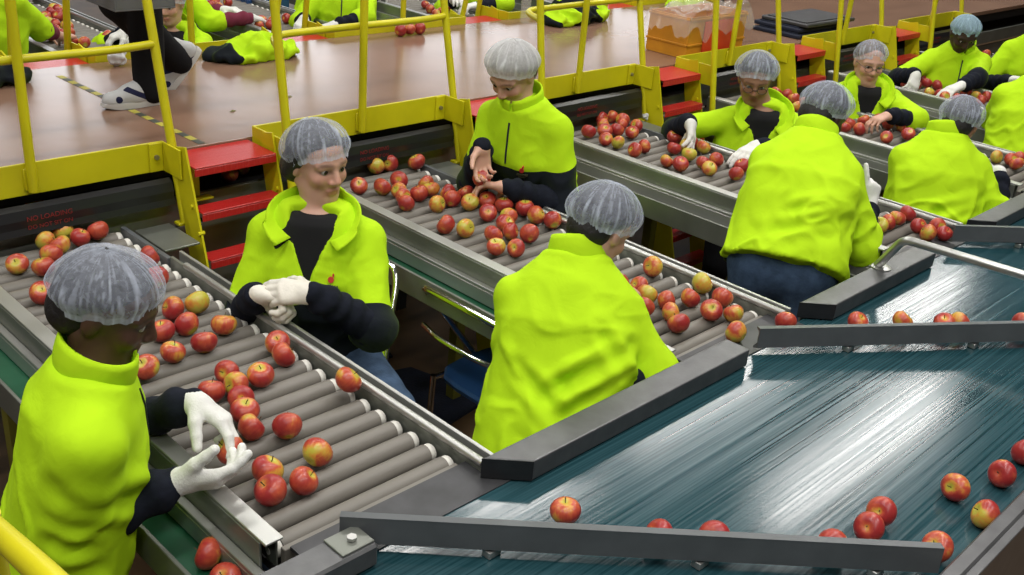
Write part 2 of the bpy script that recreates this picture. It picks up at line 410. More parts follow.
def relax(V, F, n=2, lam=.5):
    e = np.concatenate([F[:, [i, (i+1) % 4]] for i in range(4)]); e = np.concatenate([e, e[:, ::-1]])
    for _ in range(n):
        s = np.zeros_like(V); c = np.zeros(len(V)); np.add.at(s, e[:, 0], V[e[:, 1]]); np.add.at(c, e[:, 0], 1)
        V = V+lam*(s/np.maximum(c, 1)[:, None]-V)
    return V
def vnormals(V, F):
    n = np.cross(V[F[:, 2]]-V[F[:, 0]], V[F[:, 3]]-V[F[:, 1]]); N = np.zeros_like(V)
    for i in range(4): np.add.at(N, F[:, i], n)
    return N/(np.linalg.norm(N, axis=1)[:, None]+1e-12)
def np_obj(name, V, F, m, parent, attrs=None):
    me = bpy.data.meshes.new(name)
    me.vertices.add(len(V)); me.vertices.foreach_set('co', np.ascontiguousarray(V, np.float32).ravel())
    me.loops.add(len(F)*4); me.polygons.add(len(F))
    me.loops.foreach_set('vertex_index', np.ascontiguousarray(F, np.int32).ravel())
    me.polygons.foreach_set('loop_start', np.arange(0, len(F)*4, 4, dtype=np.int32))
    me.update(calc_edges=True); me.materials.append(M[m] if isinstance(m, str) else m)
    for k, v in (attrs or {}).items():
        at = me.attributes.new(k, 'FLOAT', 'POINT'); at.data.foreach_set('value', np.ascontiguousarray(v, np.float32))
    me.shade_smooth(); me.validate()
    return link(name, me, parent)
def fnoise(V, sc_, seed=0.):
    return np.array([noise.noise(Vector((p[0]*sc_[0]+seed, p[1]*sc_[1]+seed*1.7, p[2]*sc_[2]-seed))) for p in V])

# ------------------------------------------------------------------ people
def nrm(v): v = np.array(v, float); return v/np.linalg.norm(v)
def yv(a): a = math.radians(a); return np.array([math.cos(a), math.sin(a), 0.])
def ik(S, W, l1, l2, pole):
    v = W-S; d = np.linalg.norm(v)
    if d > (l1+l2)*.99: W = S+v/d*(l1+l2)*.99; v = W-S; d = np.linalg.norm(v)
    a = (l1*l1-l2*l2+d*d)/(2*d); h = math.sqrt(max(l1*l1-a*a, 0)); u = v/d
    p = np.array(pole, float); p = p-(p@u)*u; p /= np.linalg.norm(p)+1e-9
    return S+u*a+p*h, W

def hand_bones(W, d, n, left, curl=(.5, .5, .55, .6), spread=.12, thumb=.5, k=1., back=None):
    """capsules of a hand: wrist W, fingers along d, palm facing n; curl per finger (0 straight .. 1 fist)"""
    d = nrm(d); n = np.array(n, float); n = nrm(n-(n@d)*d); t = np.cross(d, n)*(-1 if left else 1); out = []
    offs = (.029, .0095, -.0105, -.0285); pal = (.086, .090, .085, .077); ln = ((.040, .025, .021), (.044, .028, .022), (.041, .026, .021), (.032, .020, .018))
    for i in range(4):
        b0 = W+t*offs[i]*.55*k+d*.012*k; kn = W+d*pal[i]*k+t*offs[i]*k-n*.003*k*(i in (1, 2))
        out.append((b0, kn, .0155*k, .0118*k, .014))
        ang = 0; q = kn; sp = (1.5-i)*spread
        for j in range(3):
            ang += curl[i]*(1.05, 1.25, .8)[j]
            dd = math.cos(ang)*(d*math.cos(sp)+t*math.sin(sp))+math.sin(ang)*n
            q2 = q+dd*ln[i][j]*k; r0 = (.0098, .0088, .0078)[j]*k*(.9 if i == 3 else 1); out.append((q, q2, r0, r0*.9, .004)); q = q2
    b = W+d*.018*k+t*.020*k+n*.006*k
    t1 = nrm(t*.75+d*.62+n*(.25+.5*thumb)); p1 = b+t1*.045*k; t2 = nrm(t1+n*thumb*.5+d*.25-t*thumb*.35); p2 = p1+t2*.033*k; t3 = nrm(t2+n*thumb*.3-t*thumb*.25); p3 = p2+t3*.026*k
    out += [(b, p1, .0165*k, .0128*k, .014), (p1, p2, .0118*k, .0102*k, .006), (p2, p3, .0100*k, .0085*k, .004)]
    out.append((W-(d if back is None else back)*.03*k, W+d*.02*k, .0235*k, .025*k, .012))
    return out

def person(label, N, H, yaw, lean, head_yaw, head_pitch, WR=None, WL=None, hR=None, hL=None, poleR=(0, 0, -1), poleL=(0, 0, -1), S=1., stout=1., h=.007,
           skin='skin_fair', net='net', glove=None, hair='hair', bun=False, collar='zip', band=None, legs='stand', trousers='black_cloth', cuff='navy', face=True, glasses=False,
           strokes=(), sleeve_end=1.0, emblem=True, sh=.155, jh=.009, lean_yaw=None, jacket=True, group=None, head_roll=0., hem=-.17, net_scale=1., ground=0., ankles=None, seed=1, tail=None, tilt=18, zip_=True, bare_fore=False, arm_navy=None, feet=None, collar_h=1., sdrop=.110, leg_yaw=None, knees=None, emb=(.28, .08), belt_u=None, arm_k=1.):
    N = np.array(N, float); H = np.array(H, float); z = np.array([0, 0, 1.]); f = yv(yaw); fl = yv(lean_yaw if lean_yaw is not None else yaw)
    ax = math.cos(math.radians(lean))*z+math.sin(math.radians(lean))*fl; P = N-ax*.50*S
    fr = nrm(f-(f@ax)*ax); sd = np.cross(ax, fr)
    root = thing('person', label, 'person', tuple(P), group); root.location.z = ground; bpy.context.view_layer.update()
    SH = {1: N+sd*sh*S-ax*sdrop*S, -1: N-sd*sh*S-ax*sdrop*S}
    l1, l2 = .285*S*arm_k, .245*S*arm_k; EL = {}; WR_ = {}
    for k, w, pl in ((-1, WR, poleR), (1, WL, poleL)):
        if w is None: w = SH[k]-z*.48*S+fr*.12; pl = -fr
        EL[k], WR_[k] = ik(SH[k], np.array(w, float), l1, l2, pl)
    # head frame
    hf = yv(head_yaw); pt = math.radians(head_pitch); F_ = hf*math.cos(pt)-z*math.sin(pt); U = hf*math.sin(pt)+z*math.cos(pt); Sd = np.cross(U, F_)
    if head_roll:
        c, s_ = math.cos(math.radians(head_roll)), math.sin(math.radians(head_roll)); U, Sd = U*c+Sd*s_, Sd*c-U*s_
    hs = 1.*S
    def hp(x, y, u): return H+(Sd*x+F_*y+U*u)*hs
    R = np.array([Sd, F_, U])
    # legs
    hipc = {k: P+sd*.085*S*k-ax*.03 for k in (-1, 1)}
    ank = {}; knee = {}
    for k in (-1, 1):
        if ankles: ank[k] = np.array(ankles[0 if k < 0 else 1], float)
        elif legs == 'stand': ank[k] = np.array([P[0], P[1], 0])+np.cross(z, f)*.11*k*S-fl*.05+f*(.02*k); ank[k][2] = ground+.085
        else: ank[k] = P+f*.52+np.cross(z, f)*.12*k; ank[k][2] = ground+.085
        a, b = (.43*S, .42*S)
        if knees: knee[k] = np.array(knees[0 if k < 0 else 1], float)
        elif legs == 'sit':
            lf = f if leg_yaw is None else yv(leg_yaw); knee[k] = P+lf*.42*S+np.cross(z, lf)*.10*k-z*.035; b = np.linalg.norm(ank[k]-knee[k]); ank[k] = np.array([*(knee[k][:2]-f[:2]*.04), ground+.085]) if knee[k][2]-ground < .60 else ank[k]
        else: knee[k], ank[k] = ik(hipc[k], ank[k], max(a, .4*(P[2]-ground)), max(b, .4*(P[2]-ground)), f)
    pts = np.array([P, N, H, *EL.values(), *WR_.values(), *knee.values(), *ank.values(), *SH.values()])
    lo = pts.min(0)-.26; hi = pts.max(0)+.26; lo[2] = ground-.02
    # ---- body: one continuous surface
    B = Field(lo, hi, h)
    B.loft(P, ax, sd, fr, [-.10*S, .0, .15*S, .33*S, .45*S, .49*S], [.15*stout*S, .16*stout*S, .135*stout*S, .145*S, .10*S, .055*S], [.10*S, .11*S, .09*S, .10*S, .08*S, .05*S], [0]*6)
    B.rcone(N-ax*.03, hp(0, -.012, -.045), .052*S, .048*S, .02)
    for k in (-1, 1):
        B.rcone(N-ax*.06+sd*.035*k, SH[k], .040*S, .046*S, .02)
        B.rcone(SH[k], EL[k], .047*S, .036*S, .01); B.rcone(EL[k], WR_[k], .037*S, .025*S, .01)
        B.rcone(hipc[k], knee[k], .078*S, .052*S, .02); B.rcone(knee[k], ank[k], .052*S, .036*S, .01)
        B.rcone(ank[k], ank[k]+(f*.10-z*.05 if feet is None else np.array(feet[0 if k < 0 else 1])), .034*S, .024*S, .01)
    LID = []
    B.ell(hp(0, -.006, .030), (.074*hs, .094*hs, .088*hs), R, .02)
    B.ell(hp(0, .026, -.035), (.058*hs, .062*hs, .084*hs), R, .03)
    B.ell(hp(0, .062, -.098), (.022*hs, .020*hs, .016*hs), R, .022)
    B.rcone(hp(-.045, -.02, -.05), hp(-.02, .05, -.088), .020*hs, .018*hs, .03); B.rcone(hp(.045, -.02, -.05), hp(.02, .05, -.088), .020*hs, .018*hs, .03)
    for k in (-1, 1):
        B.ell(hp(.074*k, -.012, -.006), (.010*hs, .020*hs, .032*hs), R, .006)
        if face:
            B.ell(hp(.038*k, .063, -.026), (.022*hs, .018*hs, .018*hs), R, .024)
            B.rcone(hp(.012*k, .084, .026), hp(.050*k, .068, .022), .010*hs, .009*hs, .014)
            B.ell(hp(.031*k, .094, .004), (.017*hs, .014*hs, .010*hs), R, .010, 'cut')
            B.ell(hp(.011*k, .094, -.032), (.009*hs, .010*hs, .008*hs), R, .008)
            LID.append(k)
    if face:
        B.rcone(hp(0, .084, .014), hp(0, .104, -.026), .0085*hs, .0115*hs, .010)
        B.ell(hp(0, .083, -.060), (.024*hs, .011*hs, .0075*hs), R, .006); B.ell(hp(0, .081, -.0715), (.019*hs, .011*hs, .0075*hs), R, .006)
        B.rcone(hp(-.02, .0935, -.0655), hp(.02, .0935, -.0655), .0028, .0028, .004, 'cut')
    else: B.rcone(hp(0, .084, .010), hp(0, .103, -.026), .009*hs, .012*hs, .010)
    for k in LID: B.rcone(hp(.017*k, .0825, .0115), hp(.045*k, .0765, .0100), .0052*hs, .0050*hs, .004)
    hb = {}
    for k, hd in ((-1, hR), (1, hL)):
        if hd is None: hd = dict(d=nrm(WR_[k]-EL[k]), n=-z)
        hb[k] = hand_bones(WR_[k]+nrm(WR_[k]-EL[k])*.012, hd['d'], hd.get('n', -z), k > 0, hd.get('curl', (.45, .45, .5, .55)), hd.get('spread', .12), hd.get('thumb', .5), .98*S, nrm(WR_[k]-EL[k]))
        for a, b, ra, rb, kk in hb[k]: B.rcone(a, b, ra, rb, kk)
    V, F = B.mesh(); V = relax(V, F, 1, .4)
    q = (V-H)/hs; lx, ly, lz = q@Sd, q@F_, q@U
    lips = np.clip(1.4-np.maximum(np.abs(lx)/.026, np.abs(lz+.066)/.0125), 0, 1)*(ly > .07)
    brow = np.clip(2.2-np.maximum(np.abs(np.abs(lx)-.032)/.012, np.abs(lz-.027+.10*(np.abs(lx)-.03)**1)/.003), 0, 1)*(ly > .055)
    lash = np.clip(1.7-(((np.abs(lx)-.031)/.019)**2+((lz-.0035)/.0085)**2), 0, 1)*(ly > .06)*.7
    blush = np.clip(1.2-np.sqrt(((np.abs(lx)-.040)/.03)**2+((lz+.028)/.026)**2), 0, .6)*(ly > .03)+np.clip(1-np.abs(lx)/.014, 0, .5)*(np.abs(lz+.026) < .02)*(ly > .085)
    if not face: lips = brow = lash = blush = np.zeros(len(V))
    np_obj('body', V, F, skin, root, dict(lips=lips, brow=np.maximum(brow*.58, lash*.85), blush=blush))
    if face:
        for k in (-1, 1):
            mb = MB(); n1 = 10; vs = []; e = hp(.031*k, .0735, .0035); r = .0128*hs
            mb.lathe([(r*math.sin(PI*j/n1)+1e-5, -r*math.cos(PI*j/n1)) for j in range(n1+1)], 16)
            Rm = np.array([Sd, U, F_]).T
            mb.v = [tuple(e+Rm@np.array([p[0], p[1], p[2]])) for p in mb.v]
            mb.mi = [1 if i//16 >= 8 else 0 for i in range(len(mb.f)-2)]+[0, 1]
            mb.build('eye', ['eye', 'iris'], root, True)
        if glasses:
            mb = MB()
            for k in (-1, 1):
                mb.tube([hp(.033*k+.022*math.cos(a), .103, -.002+.016*math.sin(a)) for a in np.linspace(0, 2*PI, 21)], .0016, 6)
                mb.tube([hp(.055*k, .101, .003), hp(.076*k, .03, .006), hp(.08*k, -.02, .0)], .0016, 6)
            mb.tube([hp(-.011, .106, .0), hp(.011, .106, .0)], .0016, 6)
            mb.build('spectacles', 'glasses', root, True)
    # ---- hair under the net
    hd = Field(H-.22, H+.22, max(.006, h)); ca = nrm(U*.80-F_*.60)
    nk = min(1., max(.93, net_scale)); hd.ell(hp(0, -.014, .032), (.084*hs*nk, .106*hs*nk, .098*hs*nk), R, 0, cut=(.0*hs-.012, ca))
    hd.ell(hp(0, -.052, -.022), (.070*hs, .062*hs, .060*hs), R, .02)
    if bun:
        for k in (-1, 1): hd.rcone(hp(.066*k, .012, .030), hp(.066*k, -.045, -.035), .018*hs, .028*hs, .03)
        hd.ell(hp(0, -.095, -.045), (.062*hs, .048*hs, .058*hs), R, .03)
    Vh, Fh = hd.mesh(); Vh = relax(Vh, Fh, 1, .4)
    if len(Vh): np_obj('hair', Vh, Fh, hair, root)
    # ---- hairnet: puffed dome with gathered pleats and an elastic rim
    tl = math.radians(tilt); A = U*math.cos(tl)-F_*math.sin(tl); Bf = F_*math.cos(tl)+U*math.sin(tl); c0 = hp(0, -.016, .040)
    nt_, nph = 30, 168; ph = np.linspace(0, 2*PI, nph, endpoint=False); VV = []; PL = []
    rg = np.random.default_rng(seed); so = float(rg.uniform(0, 50))
    for i in range(nt_+1):
        tt = min(i/(nt_-2), 1); th = math.radians(2+104*tt)
        cx, cy = np.cos(ph), np.sin(ph)
        n1 = np.array([noise.noise(Vector((2.2*c+so, 2.2*s_, 1.1*tt))) for c, s_ in zip(cx, cy)])
        n2 = np.array([noise.noise(Vector((5.5*c+so+.8*q, 5.5*s_, .6*tt))) for c, s_, q in zip(cx, cy, n1)])
        n3 = np.array([noise.noise(Vector((13*c+so+2*q, 13*s_, .8*tt))) for c, s_, q in zip(cx, cy, n1)])
        r1 = 1-np.abs(n2)*2.2; r2 = 1-np.abs(n3)*2.2; ln1 = np.exp(-(n2/.055)**2); ln2 = np.exp(-(n3/.07)**2)
        ramp = min(1, .15+1.1*tt)
        rad = 1+.07*n1*ramp+.040*np.clip(r1, 0, 1)**3*ramp+.014*np.clip(r2, 0, 1)**2*ramp
        side, fro, top = .103*net_scale, .119*net_scale, .094*net_scale
        gather = 1-.085*max(0, (tt-.80)/.20)**1.5
        if i > nt_-2: gather *= 1-.012*(i-(nt_-2))
        x = side*np.sin(th)*cx*rad*gather; y = fro*np.sin(th)*cy*rad*gather; w = top*math.cos(th)*(1+.05*n1)-.008*n2*tt-(.006*(i-(nt_-2)) if i > nt_-2 else 0)
        VV.append(c0+hs*(x[:, None]*Sd+y[:, None]*Bf+np.array(w)[:, None]*A))
        PL.append((.42*ln1+.20*ln2)*ramp+(.22 if tt >= .985 else 0)+.08*(tt < .12)+.10*max(0, (tt-.8)/.2))
    VV = np.concatenate(VV); PL = np.concatenate(PL)
    FF = np.array([(i*nph+k, i*nph+(k+1) % nph, (i+1)*nph+(k+1) % nph, (i+1)*nph+k) for i in range(nt_) for k in range(nph)])
    np_obj('hairnet', VV, FF, net, root, dict(pleat=PL))
    # ---- trousers and shoes
    T = Field(lo, hi, .012); T.ell(P-ax*.03, (.165*stout*S, .125*S, .13*S), np.array([sd, fr, ax]), .03)
    for k in (-1, 1):
        T.rcone(hipc[k], knee[k], .098*S*stout, .070*S, .04); T.rcone(knee[k], ank[k]-z*.035, .070*S, .064*S, .02)
    V, F = T.mesh(); V = relax(V, F, 1); N_ = vnormals(V, F); V = V+N_*(fnoise(V, (9, 9, 7), seed)*.006)[:, None]
    np_obj('trousers', V, F, trousers, root)
    for k in (-1, 1):
        if trousers == 'walker': break
        sf = Field(ank[k]-.30, ank[k]+.30, .009); fz = ank[k].copy(); fz[2] = ank[k][2]-.085; g_ = fz[2]
        sf.rcone(fz+f*-.03+z*.045, fz+f*.06+z*.042, .042, .040, .02); sf.rcone(fz+f*.06+z*.040, fz+f*.16+z*.032, .040, .036, .02); sf.rcone(fz-f*.015+z*.05, fz-f*.01+z*.09, .040, .042, .02)
        sf.put(ank[k]-.3, ank[k]+.3, lambda X, Y, Z: Z-(g_+.002)+0*X+0*Y, 0, 'cut')
        V, F = sf.mesh()
        if len(V): np_obj('shoe', V, F, 'shoe_dark', root)
    # ---- fleece
    us = np.array([hem, -.06, .12, .30, .42, .49])*S
    J = Field(lo, hi, jh); st = stout*S
    aw = [.195*st, .195*st, .178*st, .180*st, .128*S, .086*S]; bw = [.150*st, .150*st, .138*st, .142*st, .118*S, .080*S]; of = [0, 0, .004, .008, -.004, 0]
    J.loft(P, ax, sd, fr, us, aw, bw, of)
    fore = {}
    for k in (-1, 1):
        J.rcone(N-ax*.035*S+sd*.04*k*S, SH[k]+ax*.002, .058*S, .060*S, .06)
        J.rcone(SH[k], EL[k], .066*S, .064*S, .022)
        fd = nrm(WR_[k]-EL[k]); e2 = EL[k]+fd*l2*(sleeve_end-.80) if sleeve_end > .8 else EL[k]
        J.rcone(EL[k], e2, .064*S, .066*S, .02)
    if collar == 'open':
        cv = lambda X, Y, Z: None
        def wedge(X, Y, Z):
            x = X-P[0]; y = Y-P[1]; zz = Z-P[2]
            u = x*ax[0]+y*ax[1]+zz*ax[2]; w = x*sd[0]+y*sd[1]+zz*sd[2]; qf = x*fr[0]+y*fr[1]+zz*fr[2]
            return np.maximum(np.abs(w)-(u-.285*S)*.36, .035*S-qf)
        J.put(N-.22, N+.22, wedge, .006, 'cut')
    V, F = J.mesh(); V = relax(V, F, 2); N_ = vnormals(V, F)
    q = V-P; u = q@ax; w = q@sd; qf = q@fr
    disp = fnoise(V, (7, 7, 4.5), seed)*.009+fnoise(V, (17, 17, 11), seed+3)*.0045
    r2 = 1-np.abs(fnoise(V+fnoise(V, (5, 5, 5), seed+9)[:, None]*.08, (9, 9, 9), seed+5)); disp += np.clip(r2-.70, 0, 1)*.034*np.clip((.36*S-u)/.15, .25, 1)
    for a, b, wd, dp in strokes:       # creases: from a to b in (side, front, up) of the torso
        a3 = P+sd*a[0]+fr*a[1]+ax*a[2]; b3 = P+sd*b[0]+fr*b[1]+ax*b[2]; v = b3-a3; t = np.clip((V-a3)@v/(v@v), 0, 1)
        dist = np.linalg.norm(V-a3-t[:, None]*v, axis=1); disp += 1.5*dp*(-np.exp(-(dist/wd)**2)+.7*np.exp(-((dist-1.9*wd)/wd)**2))*np.sin(np.clip(t, .03, .97)*PI)**.5
    V = V+N_*disp[:, None]
    zone = np.full(len(V), -1.)
    if band is not None: zone = band(u, w, qf, V) if callable(band) else band-u
    if band is not None and arm_navy is None:
        for k in (-1, 1):
            for a, b in ((SH[k], EL[k]), (EL[k], WR_[k])):
                v = b-a; t = np.clip((V-a)@v/(v@v), 0, 1); zone = np.minimum(zone, np.linalg.norm(V-a-t[:, None]*v, axis=1)-.084*S)
    if arm_navy is not None:
        for k in (-1, 1):
            av = EL[k]-SH[k]; al = np.linalg.norm(av); tt = (V-SH[k])@av/al; dd_ = np.linalg.norm(V-SH[k]-np.clip(tt, 0, al)[:, None]*av/al, axis=1)
            fd = nrm(WR_[k]-EL[k]); zone = np.maximum(zone, np.minimum(np.minimum(tt-arm_navy*al, .088*S-dd_), tt-.04))
            near2 = np.linalg.norm(V-EL[k]-np.clip((V-EL[k])@fd, 0, .2)[:, None]*fd, axis=1); zone = np.maximum(zone, np.minimum(.082*S-near2, tt-arm_navy*al))
    if jacket: np_obj('fleece_jacket', V, F, 'fleece', root, dict(zone=zone))
    bv = BVHTree.FromPolygons([Vector(p) for p in V], [tuple(x) for x in F])
    def onj(u_, w_, back=False):
        dr = fr; o_ = P+ax*u_+sd*w_+fr*.02     # from inside outwards, so sleeves in front do not count
        hit = bv.ray_cast(Vector(o_), Vector(dr)); return (np.array(hit[0]), np.array(hit[1])) if hit[0] is not None else (None, None)
    # sleeves below the elbow
    for k in (-1, 1):
        if bare_fore and k < 0 and False: continue
        fd = nrm(WR_[k]-EL[k]); wend = WR_[k] if not (bare_fore and k < 0) else EL[k]+fd*.145; sf = Field(np.minimum(EL[k], WR_[k])-.13, np.maximum(EL[k], WR_[k])+.13, min(jh, .008))
        a_ = EL[k]+fd*.0; up_ = nrm(SH[k]-EL[k])
        sf.rcone(a_+up_*.03, a_, .050*S, (.058 if sleeve_end <= .8 else .050)*S, .02); sf.rcone(a_, wend-fd*.03, (.058 if sleeve_end <= .8 else .050)*S, .043*S, .02); sf.rcone(wend-fd*.03, wend+fd*.002, .043*S, .036*S, .012)
        V, F = sf.mesh(); V = relax(V, F, 1); N_ = vnormals(V, F); tt = (V-EL[k])@fd
        V = V+N_*(fnoise(V, (11, 11, 11), seed+k)*.006+.0035*np.sin(tt*95+4*fnoise(V, (8, 8, 8), seed)))[:, None]
        np_obj('sleeve', V, F, cuff, root)
        if glove:
            gl = Field(WR_[k]-.26, WR_[k]+.26, max(.004, h*.7)); gk = .0032
            for a, b, ra, rb, kk in hb[k]: gl.rcone(a, b, ra+gk, rb+gk, kk)
            gl.rcone(WR_[k]-fd*.035, WR_[k]+fd*.01, .032*S, .029*S, .01)
            V, F = gl.mesh(); V = relax(V, F, 1, .35); np_obj('glove', V, F, glove, root)
    # collar
    nb = N-ax*.030*S; m_ = 48; vs = []; op = collar == 'open'
    gap = math.radians(28 if op else 4)
    th = 7
    for i in range(m_+1):
        a = -PI+gap+(2*PI-2*gap)*i/m_; fwd = abs(a)/PI       # a=0 is the back
        dirr = -fr*math.cos(a)+sd*math.sin(a)
        base = nb+sd*math.sin(a)*.076*S-fr*math.cos(a)*.072*S-ax*(.045*S*(fwd**1.5) if op else .020*S*fwd)
        flare = (math.radians(12+105*max(0, (fwd-.35)/.65)**.8) if op else math.radians(3+5*math.sin(a*2)))
        hgt = (.078+.035*max(0, (fwd-.4)/.6) if op else .088)*S*collar_h
        top = base+ax*hgt*math.cos(flare)+dirr*hgt*math.sin(flare)
        if op and flare > 1.3: top = top+sd*math.copysign(.012, a)
        for j in range(th):
            t = j/(th-1); vs.append(base*(1-t)+top*t+dirr*.008*math.sin(PI*t))
    vs = np.array(vs); out = []; nn = len(vs); inner = []
    for i in range(m_+1):
        a = -PI+gap+(2*PI-2*gap)*i/m_; dirr = -fr*math.cos(a)+sd*math.sin(a)
        for j in range(th): inner.append(vs[i*th+j]-dirr*.007-ax*.002)
    allv = np.concatenate([vs, np.array(inner)]); fs = []
    for i in range(m_):
        for j in range(th-1):
            p = i*th+j; fs.append((p, p+th, p+th+1, p+1)); fs.append((nn+p+1, nn+p+th+1, nn+p+th, nn+p))
        p = i*th+th-1; fs.append((p, p+th, nn+p+th, nn+p)); p = i*th; fs.append((nn+p, nn+p+th, p+th, p))
    for i in (0, m_):
        for j in range(th-1): p = i*th+j; fs.append((p, p+1, nn+p+1, nn+p) if i == 0 else (nn+p, nn+p+1, p+1, p))
    np_obj('collar', allv, np.array(fs), M['fleece'], root, dict(zone=np.full(len(allv), -1.)))
    if op:
        sf = Field(N-.34, N+.2, .009)
        sf.loft(P, ax, sd, fr, [.20*S, .30*S, .42*S, .47*S, .492*S], [.15*S, .165*S, .15*S, .11*S, .070*S], [.122*S*stout, .126*S*stout, .108*S, .092*S, .070*S], [.004, .008, .002, .004, .006])
        V, F = sf.mesh(); V = relax(V, F, 1); np_obj('shirt', V, F, 'shirt', root)
    if zip_ and collar != 'none':
        mb = MB(); pp = []
        for u_ in np.linspace(.285*S if op else .30*S, .16*S if op else .455*S, 10):
            p, n_ = onj(u_, 0)
            if p is not None and (p-P)@fr < .20*stout: pp.append((p, n_))
        if len(pp) > 2 and not op:
            for k in (-1, 1): pass
            vsz = []
            for p, n_ in pp:
                for k in (-1, 1): vsz.append(p+n_*.0035+sd*.0035*k)
                for k in (1, -1): vsz.append(p-n_*.004+sd*.0035*k)
            mb.add(vsz, [(i*4+j, i*4+(j+1) % 4, i*4+4+(j+1) % 4, i*4+4+j) for i in range(len(pp)-1) for j in range(4)]+[(3, 2, 1, 0)])
            mb.build('zip', 'zip', root)
    if belt_u is not None:
        vs = []; n = 48
        for i in range(n):
            a = 2*PI*i/n; c, s_ = math.cos(a), math.sin(a); r = 1/((abs(c)**2.4+abs(s_)**2.4)**(1/2.4))
            for du, k in ((-.012, 1.), (-.012, 1.03), (.012, 1.03), (.012, 1.)): vs.append(P+ax*(belt_u+du+.03*c)+sd*c*r*.193*st*k+fr*s_*r*.155*st*k)
        mb = MB(); mb.add(vs, [(i*4+j, i*4+(j+1) % 4, (i+1) % n*4+(j+1) % 4, (i+1) % n*4+j) for i in range(n) for j in range(4)]); mb.build('waist_belt', 'woven_belt', root, True)
    if emblem:
        p, n_ = onj(emb[0]*S, emb[1]*S)
        if p is not None and n_@fr > .4:
            t1 = nrm(sd-(sd@n_)*n_); t2 = np.cross(n_, t1); t2 = t2 if t2@ax > 0 else -t2
            mb = MB()
            def blob(cx, cy, rx, ry, mi, n=14):
                vs = [p+n_*.0065+t1*(cx+rx*math.cos(2*PI*i/n))+t2*(cy+ry*math.sin(2*PI*i/n)) for i in range(n)]; vs += [v-n_*.011 for v in vs]
                mb.add(vs, [tuple(range(n)), tuple(range(2*n-1, n-1, -1))]+[(i, n+i, n+(i+1) % n, (i+1) % n) for i in range(n)], mi)
            blob(0, .011, .0095, .010, 0); blob(.006, .025, .003, .006, 0)
            for i in range(7): blob((i-3)*.0068*(1), -.008-.0015*abs(i-3)*.4, .0026, .0045, 1, 8)
            for i in range(5): blob((i-2)*.006, -.019, .0022, .0030, 1, 8)
            mb.build('emblem', ['emblem_red', 'emblem_dark'], root)
    return root

# ------------------------------------------------------------------ setting
XK = [1.21+1.36*k for k in range(6)]          # centre lines of the near tables
DZ = 1.27                                       # walkway deck
RT = 1.05                                       # top of the rollers
def structure(name, m, *b):
    mb = MB(); mb.box(*b); o = mb.build(name, m); o['kind'] = 'structure'; return o
structure('floor', 'ground', -8, 34, -6, 26, -.06, 0)
M['hall_wall'] = mat('hall_wall_panels', (.20, .21, .22), .7, var=.1, vscale=.6); M['hall_ceiling'] = mat('hall_ceiling_sheet', (.09, .095, .10), .8, var=.15, vscale=.5)
structure('ceiling', 'hall_ceiling', -8, 34, -6, 26, 6.6, 6.7)
structure('wall_left', 'hall_wall', -8.1, -8, -6, 26, 0, 6.6); structure('wall_right', 'hall_wall', 34, 34.1, -6, 26, 0, 6.6)
structure('wall_back', 'hall_wall', -8, 34, 26, 26.1, 0, 6.6); structure('wall_front', 'hall_wall', -8, 34, -6.1, -6, 0, 6.6)

# walkway
t = thing('raised_walkway', 'long brown varnished walkway running across behind the near roller tables', 'walkway', (6, 4.0, 0))
mb = MB(); mb.box(-3, 16, 3.385, 4.72, DZ-.03, DZ); mb.build('deck', 'deck', t)
mb = MB(); mb.box(-3, 16, 3.42, 3.47, DZ-.11, DZ-.031); mb.box(-3, 16, 4.63, 4.68, DZ-.11, DZ-.031); mb.build('edge_beam', 'dark', t)
for x in (-1.2, 1.88, 3.24, 4.60, 5.96, 7.32, 9.5):
    for y in (3.86, 4.5):
        mb = MB(); mb.box(x-.03, x+.03, y-.03, y+.03, 0, DZ-.031); mb.build('support_post', 'dark', t)
# striped tape on the deck
t = thing('hazard_tape', 'worn yellow and black striped tape across the brown walkway', 'tape', (1.85, 4, DZ))
mb = MB(); n = 22
for i in range(n):
    y0 = 3.40+(4.56-3.40)*i/n; x0 = 1.868-.038*i/n; w = .014
    y1 = 3.40+(4.56-3.40)*(i+1)/n; x1 = 1.868-.038*(i+1)/n
    mb.add([(x0-w, y0, DZ+.0005), (x0+w, y0, DZ+.0005), (x1+w, y1, DZ+.0005), (x1-w, y1, DZ+.0005), (x0-w, y0, DZ+.0016), (x0+w, y0, DZ+.0016), (x1+w, y1, DZ+.0016), (x1-w, y1, DZ+.0016)],
           [(0, 3, 2, 1), (4, 5, 6, 7), (0, 1, 5, 4), (1, 2, 6, 5), (2, 3, 7, 6), (3, 0, 4, 7)], i % 2)
mb.build('stripes', ['tape_black', 'tape_yellow'], t)

